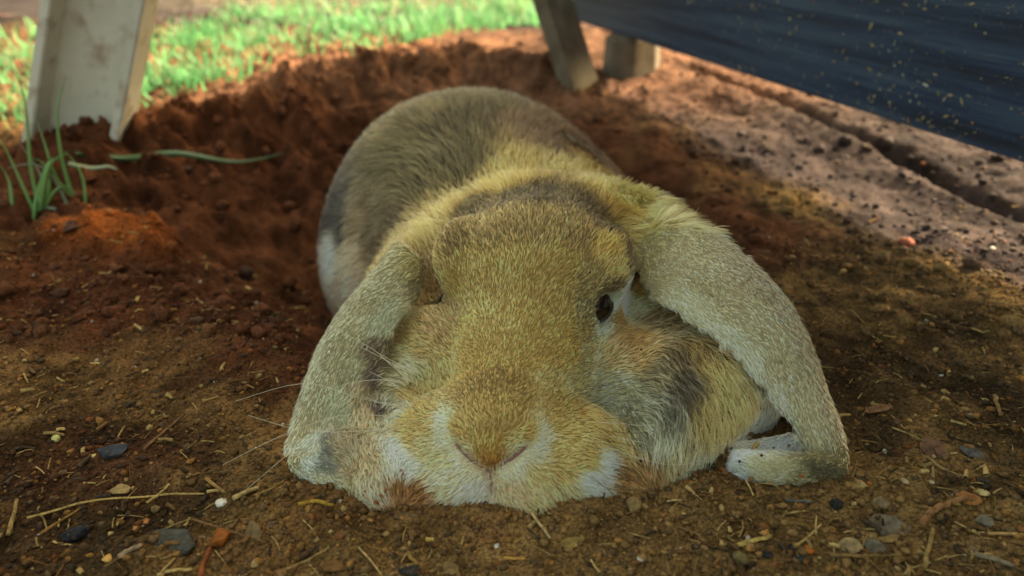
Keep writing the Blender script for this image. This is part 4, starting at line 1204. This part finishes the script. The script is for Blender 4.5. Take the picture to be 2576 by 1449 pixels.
# left foreground
stone(557, 1271, 34, 28, (226, 210, 188), "small whitish pebble below the left ear tip beside a straw stub", seed=1)
stone(139, 1096, 22, 22, (200, 190, 120), "round pale yellow seed-like pebble at the far left on brown soil", seed=2, flat=.9, n=2)
stone(236, 1145, 16, 14, (206, 178, 110), "tiny cream pebble just left of the dark bluish stone flake", seed=3)
stone(293, 1148, 92, 46, (58, 60, 66), "dark bluish stone flake half buried among crumbs at left", "stone", "stone", 4, .5, 12)
stone(192, 1339, 82, 34, (38, 38, 42), "black lumpy stone lying alone near the lower left corner", "stone", "stone", 5, .7, 6)
stone(440, 1366, 190, 84, (72, 70, 62), "large dark grey flat stone dusted with crumbs, lower left", "stone", "stone", 6, .35, 14, .38)
stone(557, 1352, 62, 46, (150, 84, 34), "rust orange clod resting on the right end of the large grey stone", "clod", "clod", 7, .8, 3)
stone(275, 1414, 32, 26, (212, 158, 84), "orange cream pebble at the bottom edge below the black stone", seed=8)
stone(370, 1311, 20, 18, (186, 120, 66), "orange brown pebble just under the long thin straw at left", seed=9)
stone(341, 1328, 17, 15, (196, 136, 70), "small amber pebble left of the orange brown pebble under the straw", seed=10)
stone(278, 1339, 15, 14, (204, 170, 108), "tiny buff pebble right of the black lumpy stone", seed=11)
stone(304, 1240, 52, 30, (158, 130, 82), "short blunt pale brown wood chunk near the long thin straw", "wood_chunk", "wood chunk", 12, .6, 5)
stone(839, 1432, 60, 44, (116, 82, 44), "brown stone at the bottom edge below the left paw", "stone", "stone", 13, .7, 7)
stone(1024, 1446, 70, 30, (52, 50, 46), "dark grey stone cut by the bottom edge under the chin", "stone", "stone", 14, .5, 9)
chip(641, 1353, 44, 62, (118, 96, 62), "upright brown bark flake with a pointed top right of the rust clod", seed=1, rot=.3, tilt=.5)
stick([(70, 1309), (256, 1266), (390, 1256), (516, 1251)], 7, STRAWC, "long thin bent straw running across the lower left soil", "straw", "straw", .7, .001)
stick([(366, 1148), (420, 1100), (461, 1056)], 8, (120, 84, 56), "thin brown twig slanting up from the dark bluish flake")
stick([(590, 1273), (652, 1237)], 15, (186, 156, 96), "short thick pale straw stub right of the whitish pebble", "straw", "straw")
stick([(520, 1213), (568, 1254)], 10, (150, 116, 64), "brown straw stub slanting down towards the whitish pebble", "straw", "straw")
stick([(640, 1256), (680, 1240), (714, 1213)], 6, (150, 118, 66), "kinked thin twig ending under the left ear tip")
stick([(376, 1290), (402, 1268), (432, 1243)], 8, STRAWC, "short straw crossing over the long thin straw", "straw", "straw", .7, .003)
stick([(751, 1274), (795, 1268), (839, 1277)], 11, (164, 128, 44), "yellow curled straw shred below the fold of the left ear", "straw", "straw")
stick([(502, 1455), (512, 1418), (527, 1378)], 15, (132, 70, 36), "reddish brown stick poking up from the bottom edge", "stick", "stick")
stick([(305, 1424), (335, 1408), (363, 1396)], 17, (150, 124, 96), "grey splintered wood sliver right of the orange cream pebble", "stick", "stick", .5)
stick([(396, 1450), (440, 1438), (482, 1430)], 12, (176, 148, 88), "flat pale straw at the bottom edge below the large grey stone", "straw", "straw", .5)
stick([(480, 1312), (575, 1340), (670, 1372)], 7, (112, 82, 50), "long thin twig crossing above the bark flake")
stick([(722, 1448), (780, 1418), (831, 1392)], 7, (156, 126, 76), "thin straw pointing at the brown stone by the bottom edge", "straw", "straw")
stick([(20, 1345), (36, 1300), (44, 1262)], 12, (140, 112, 66), "upright straw bundle stalk at the left edge", "straw", "straw")
stick([(102, 1348), (150, 1318), (206, 1284)], 8, (136, 98, 50), "brown stem above the black lumpy stone")
stick([(949, 1222), (968, 1232), (993, 1246)], 7, (96, 66, 32), "small dark twig caught on the left paw", lift=.004)
# under the chin
stick([(1333, 1291), (1360, 1322), (1385, 1356)], 9, (178, 150, 100), "pale straw slanting down from below the chin", "straw", "straw")
stone(1595, 1279, 54, 44, (138, 112, 70), "blunt tan stone chip right of the chin", "stone", "stone", 15, .6, 10)
chip(1444, 1357, 60, 22, (142, 116, 62), "thin translucent brown leaf scrap below the pale slanting straw", "leaf_scrap", "leaf", 2, .05, .35, .1)
stick([(1267, 1405), (1295, 1409), (1321, 1409)], 9, (184, 136, 66), "short orange straw lying level below the chin", "straw", "straw", .6)
stick([(1072, 1356), (1092, 1357)], 12, (196, 160, 84), "stubby yellow straw cut end below the left corner of the mouth", "straw", "straw")
stick([(1026, 1393), (1036, 1408), (1052, 1424)], 12, (140, 108, 56), "bent tan bark shred near the dark grey stone", "bark_shred", "bark")
chip(1133, 1426, 50, 26, (126, 100, 62), "grey brown leaf scrap at the bottom edge right of the bark shred", "leaf_scrap", "leaf", 3, .05, -.3, .1)
chip(1020, 1300, 60, 12, (110, 88, 56), "narrow dark bark sliver just below the left paw", seed=4, rot=.05)
stone(1250, 1367, 16, 15, (210, 200, 180), "tiny white pebble midway below the chin", seed=16)
stone(1560, 1238, 18, 15, (96, 78, 60), "small brown pebble touching the whiskers right of the chin", seed=17)
stone(1737, 1222, 14, 16, (178, 98, 46), "tiny orange pebble by the right paw", seed=18)
# right foreground
stone(2146, 1228, 58, 34, (150, 122, 70), "tan stone chip against the folded tip of the right ear", "stone", "stone", 19, .5, 8)
stick([(1971, 1270), (2005, 1271), (2040, 1270)], 9, (92, 88, 78), "grey twig lying level below the folded right ear")
stone(2216, 1270, 54, 36, (128, 108, 76), "rounded grey brown pebble right of the folded ear tip", seed=20, n=6)
stone(2102, 1275, 46, 40, (46, 44, 40), "dark angular stone below the folded right ear", "stone", "stone", 21, .6, 9)
chip(2227, 1319, 108, 46, (112, 98, 78), "large grey bark chip at right with rough surface", seed=5, rot=-.15, tilt=.2)
stick([(2307, 1339), (2347, 1302), (2385, 1282), (2425, 1272)], 17, (146, 104, 64), "curved brown stick right of the large grey bark chip", "stick", "stick", .8, .002)
chip(2435, 1268, 62, 30, (150, 98, 52), "orange brown leaf scrap at the end of the curved stick", "leaf_scrap", "leaf", 6, .06, -.2, .2)
stone(2466, 1250, 38, 20, (196, 172, 112), "pale cream pebble above the curved stick at right", seed=22)
stone(2478, 1314, 56, 46, (118, 106, 86), "grey speckled stone at right below the leaf scrap", "stone", "stone", 23, .5, 10)
stone(2446, 1331, 18, 22, (216, 184, 112), "little yellow pebble left of the grey speckled stone", seed=24)
stick([(2482, 1345), (2530, 1346), (2590, 1348)], 9, (176, 136, 84), "straw running out of the right edge", "straw", "straw")
chip(2135, 1376, 60, 36, (150, 126, 86), "tan bark chip in the lower right litter", seed=7, rot=.2)
chip(2205, 1376, 56, 36, (104, 96, 78), "grey bark chip beside the tan one in the lower right litter", seed=8, rot=-.5)
chip(2236, 1352, 50, 16, (158, 124, 72), "tan wood splinter above the two bark chips", "splinter", "splinter", 9, .2, .15)
stick([(1854, 1379), (1895, 1370), (1938, 1358)], 15, (176, 148, 80), "flat yellow straw piece below the right paw", "straw", "straw", .4)
stone(1861, 1412, 58, 46, (122, 106, 66), "grey brown stone under the flat yellow straw piece", "stone", "stone", 25, .6, 8)
stick([(2318, 1452), (2330, 1400), (2341, 1345)], 12, (150, 122, 70), "straw standing slanted near the lower right corner", "straw", "straw", .8, .003)
stick([(2084, 1409), (2170, 1406), (2263, 1402)], 11, (128, 100, 58), "level brown twig under the two bark chips")
stone(1927, 1407, 36, 26, (42, 42, 42), "black pebble right of the grey brown stone", seed=26)
stone(1989, 1385, 22, 26, (48, 46, 42), "small upright black pebble left of the orange crumb", seed=27)
stone(2007, 1414, 46, 22, (54, 54, 52), "flat charcoal pebble at the bottom below the orange crumb", seed=28)
stone(2033, 1393, 24, 24, (182, 100, 40), "bright orange soil crumb left of the tan bark chip", "clod", "clod", 29, .8, 2)
stone(2186, 1217, 17, 13, (176, 104, 52), "small orange pebble above the rounded grey brown pebble", seed=30)
chip(2351, 1122, 62, 46, (112, 80, 58), "curled brown leaf scrap on the dark soil right of the ear", "leaf_scrap", "leaf", 10, .06, -.4, .2)
chip(2450, 1130, 38, 40, (98, 92, 84), "grey bark chip right of the curled leaf scrap", seed=11, rot=.9)
chip(2205, 1033, 70, 18, (124, 88, 58), "narrow brown leaf sliver on the soil beside the middle of the right ear", "leaf_scrap", "leaf", 12, .06, .3, .1)
stick([(2329, 1155), (2368, 1184), (2405, 1205)], 9, (140, 116, 72), "forked looking thin twig below the curled leaf scrap")
stick([(2500, 1000), (2508, 1022), (2516, 1046)], 10, (140, 110, 66), "short straw near the right edge above the litter", "straw", "straw")
stick([(2449, 1405), (2500, 1420), (2545, 1440)], 18, (128, 112, 88), "grey weathered stick in the lower right corner", "stick", "stick", .6)
stick([(1684, 1452), (1680, 1436), (1677, 1416)], 10, (120, 92, 58), "dark straw end poking in at the bottom right of the chin", "straw", "straw")
stone(2416, 1204, 20, 16, (140, 112, 84), "buff pebble right of the forked looking twig", seed=31)
stone(2275, 1216, 18, 20, (176, 150, 112), "pale round pebble between the twig and the grey bark chip", seed=32, n=2)
stone(2340, 1222, 22, 16, (178, 158, 118), "pale chipped pebble below the forked looking twig", seed=33)
stone(1745, 1372, 18, 16, (52, 50, 48), "lone black pebble on sandy soil below the right paw", seed=34)
stone(2280, 608, 44, 34, (150, 84, 58), "reddish clod on the lit strip near the blue screen", "clod", "clod", 35, .7, 4)
stone(185, 577, 60, 38, (92, 60, 46), "brown rounded stone left of the orange clod heap", "stone", "stone", 36, .7, 3)
stone(130, 505, 24, 16, (140, 112, 72), "small tan pebble below the grass tuft", seed=37)

# soil crumbs, grit and fine litter: nobody could count them
def scatter(name, N, sizes, palette, weights, region, seed, mat, squash=0.8, density=None, label=None, geo=ICO1, sinkf=0.25):
    r = np.random.default_rng(seed)
    x0, x1, y0, y1 = region
    y = y0 + (y1 - y0) * r.random(N) ** 1.6; hw = 0.70 * y + 0.06
    x = np.clip(r.uniform(-1, 1, N) * hw, x0, x1)
    if density is not None:
        k = r.random(N) < density(x, y); x, y = x[k], y[k]; N = len(x)
    s = sizes[0] + (sizes[1] - sizes[0]) * r.random(N) ** 3.5
    z = gfine(x, y)
    bv, bf = geo
    sc = s[:, None] * r.uniform(.5, 1.4, (N, 3)); sc[:, 2] *= squash
    jit = 1 + 0.20 * r.normal(size=(N, len(bv), 1))
    A_ = r.random(N) * 6.28; ca, sa = np.cos(A_), np.sin(A_)
    V = bv[None] * jit * sc[:, None]
    Vx = V[..., 0] * ca[:, None] - V[..., 1] * sa[:, None]; Vy = V[..., 0] * sa[:, None] + V[..., 1] * ca[:, None]
    V = np.stack([Vx + x[:, None], Vy + y[:, None], V[..., 2] + (z + s * squash * (0.5 - sinkf))[:, None]], -1).reshape(-1, 3)
    Fq = (bf[None] + (np.arange(N) * len(bv))[:, None, None]).reshape(-1, 3)
    me = mesh_np(name, V, Fq)
    pi = r.choice(len(palette), N, p=np.array(weights) / sum(weights))
    c = s2l(np.array(palette))[pi] * r.uniform(.6, 1.3, (N, 1))
    own = soil_col(x, y) * r.uniform(.8, 1.5, (N, 1))
    c = np.where((pi == 0)[:, None], own, c * .5 + own * .5)
    vcol(me, np.repeat(np.clip(c, 0, .8), len(bv), 0))
    return tag(link(name, me, mat), label, None, None, "stuff")
m = NT("grit", 0.95, 0.08); c = m.mix(0.75, m.attr("col"), m.ramp(m.noise(700, 2), [(0.3, (.45, .45, .45)), (0.65, (1.5, 1.5, 1.5))]), 'MULTIPLY'); m.color(c); M_GRIT = m.m
def offbody(x, y): return 1.0 - 0.9 * ((((x + .01) / .10) ** 2 + ((y - .40) / .17) ** 2) < 1)
PAL = [(0, 0, 0), (46, 42, 38), (150, 104, 50), (176, 146, 92), (126, 72, 36), (205, 200, 184), (92, 74, 52)]
scatter("soil_crumbs", 34000, (0.00035, 0.0016), PAL, (7, 3.0, 1.8, .5, 1.0, .12, 1.4), (-.6, .6, .12, .42), 41, M_GRIT, .75, offbody, "fine grit and crumbs on the soil")
scatter("soil_clods", 8000, (0.0008, 0.0048), PAL, (9, .3, .15, .03, .4, .0, .2), (-.6, .5, .30, 1.0), 42, M_GRIT, .8,
        lambda x, y: offbody(x, y) * (0.22 + 0.78 * np.exp(-(seg_dist(x, y, RIM) / 0.06) ** 2)), "crumbly clods of soil round the hollow", ICO2)
scatter("dry_crumbs", 11000, (0.0006, 0.0024), [(0, 0, 0), (104, 82, 64), (80, 64, 52), (140, 116, 92)], (7, 1.6, 1.4, .4), (-.1, .6, .28, .95), 43, M_GRIT, .8,
        lambda x, y: 1.0 * (((x - P_PAN0[0]) * PAN_N[0] + (y - P_PAN0[1]) * PAN_N[1]) < 0.07), "dry crumbs along the screen")
# shreds of straw, root and bark too small to pick apart
r = np.random.default_rng(77); V_, F_, C_ = [], [], []; nb = 0
for i in range(3800):
    y = 0.125 + 0.34 * r.random() ** 1.7; x = r.uniform(-1, 1) * (0.68 * y + .05)
    if offbody(np.array([x]), np.array([y]))[0] < .5: continue
    if r.random() > (0.35 + 0.65 * (x > 0.05) * (y < 0.24) + .3 * (x < -.08)): continue
    th = r.normal(0, .8) + (0.0 if r.random() < .6 else 1.5); ln_ = r.uniform(.0015, .009) * (1.6 if r.random() < .12 else 1); w = r.uniform(.00012, .00045)
    if r.random() < .22: w *= 2.6; ln_ *= .6
    d = np.array([math.cos(th), math.sin(th), r.normal(0, .12)]); z = gz(x, y) + w + .0004
    pts = [np.array([x, y, z]) + d * ln_ * (q - .5) + np.array([0, 0, -.0004 * abs(q - .5)]) + r.normal(0, ln_ * .03, 3) for q in (0, .5, 1)]
    a, b_ = tube_curve(pts, w, w * .7, 4, 2); V_.append(a); F_.append(b_ + nb); nb += len(a)
    k = r.random(); cc_ = (168, 138, 84) if k < .45 else (110, 80, 48) if k < .8 else (70, 58, 44)
    C_.append(np.repeat(s2l(cc_)[None] * r.uniform(.5, 1.1), len(a), 0))
me = mesh_np("plant_litter", np.concatenate(V_), np.concatenate(F_)); vcol(me, np.concatenate(C_))
tag(link("plant_litter", me, M_GRIT), "fine shreds of straw and root on the soil", kind="stuff")
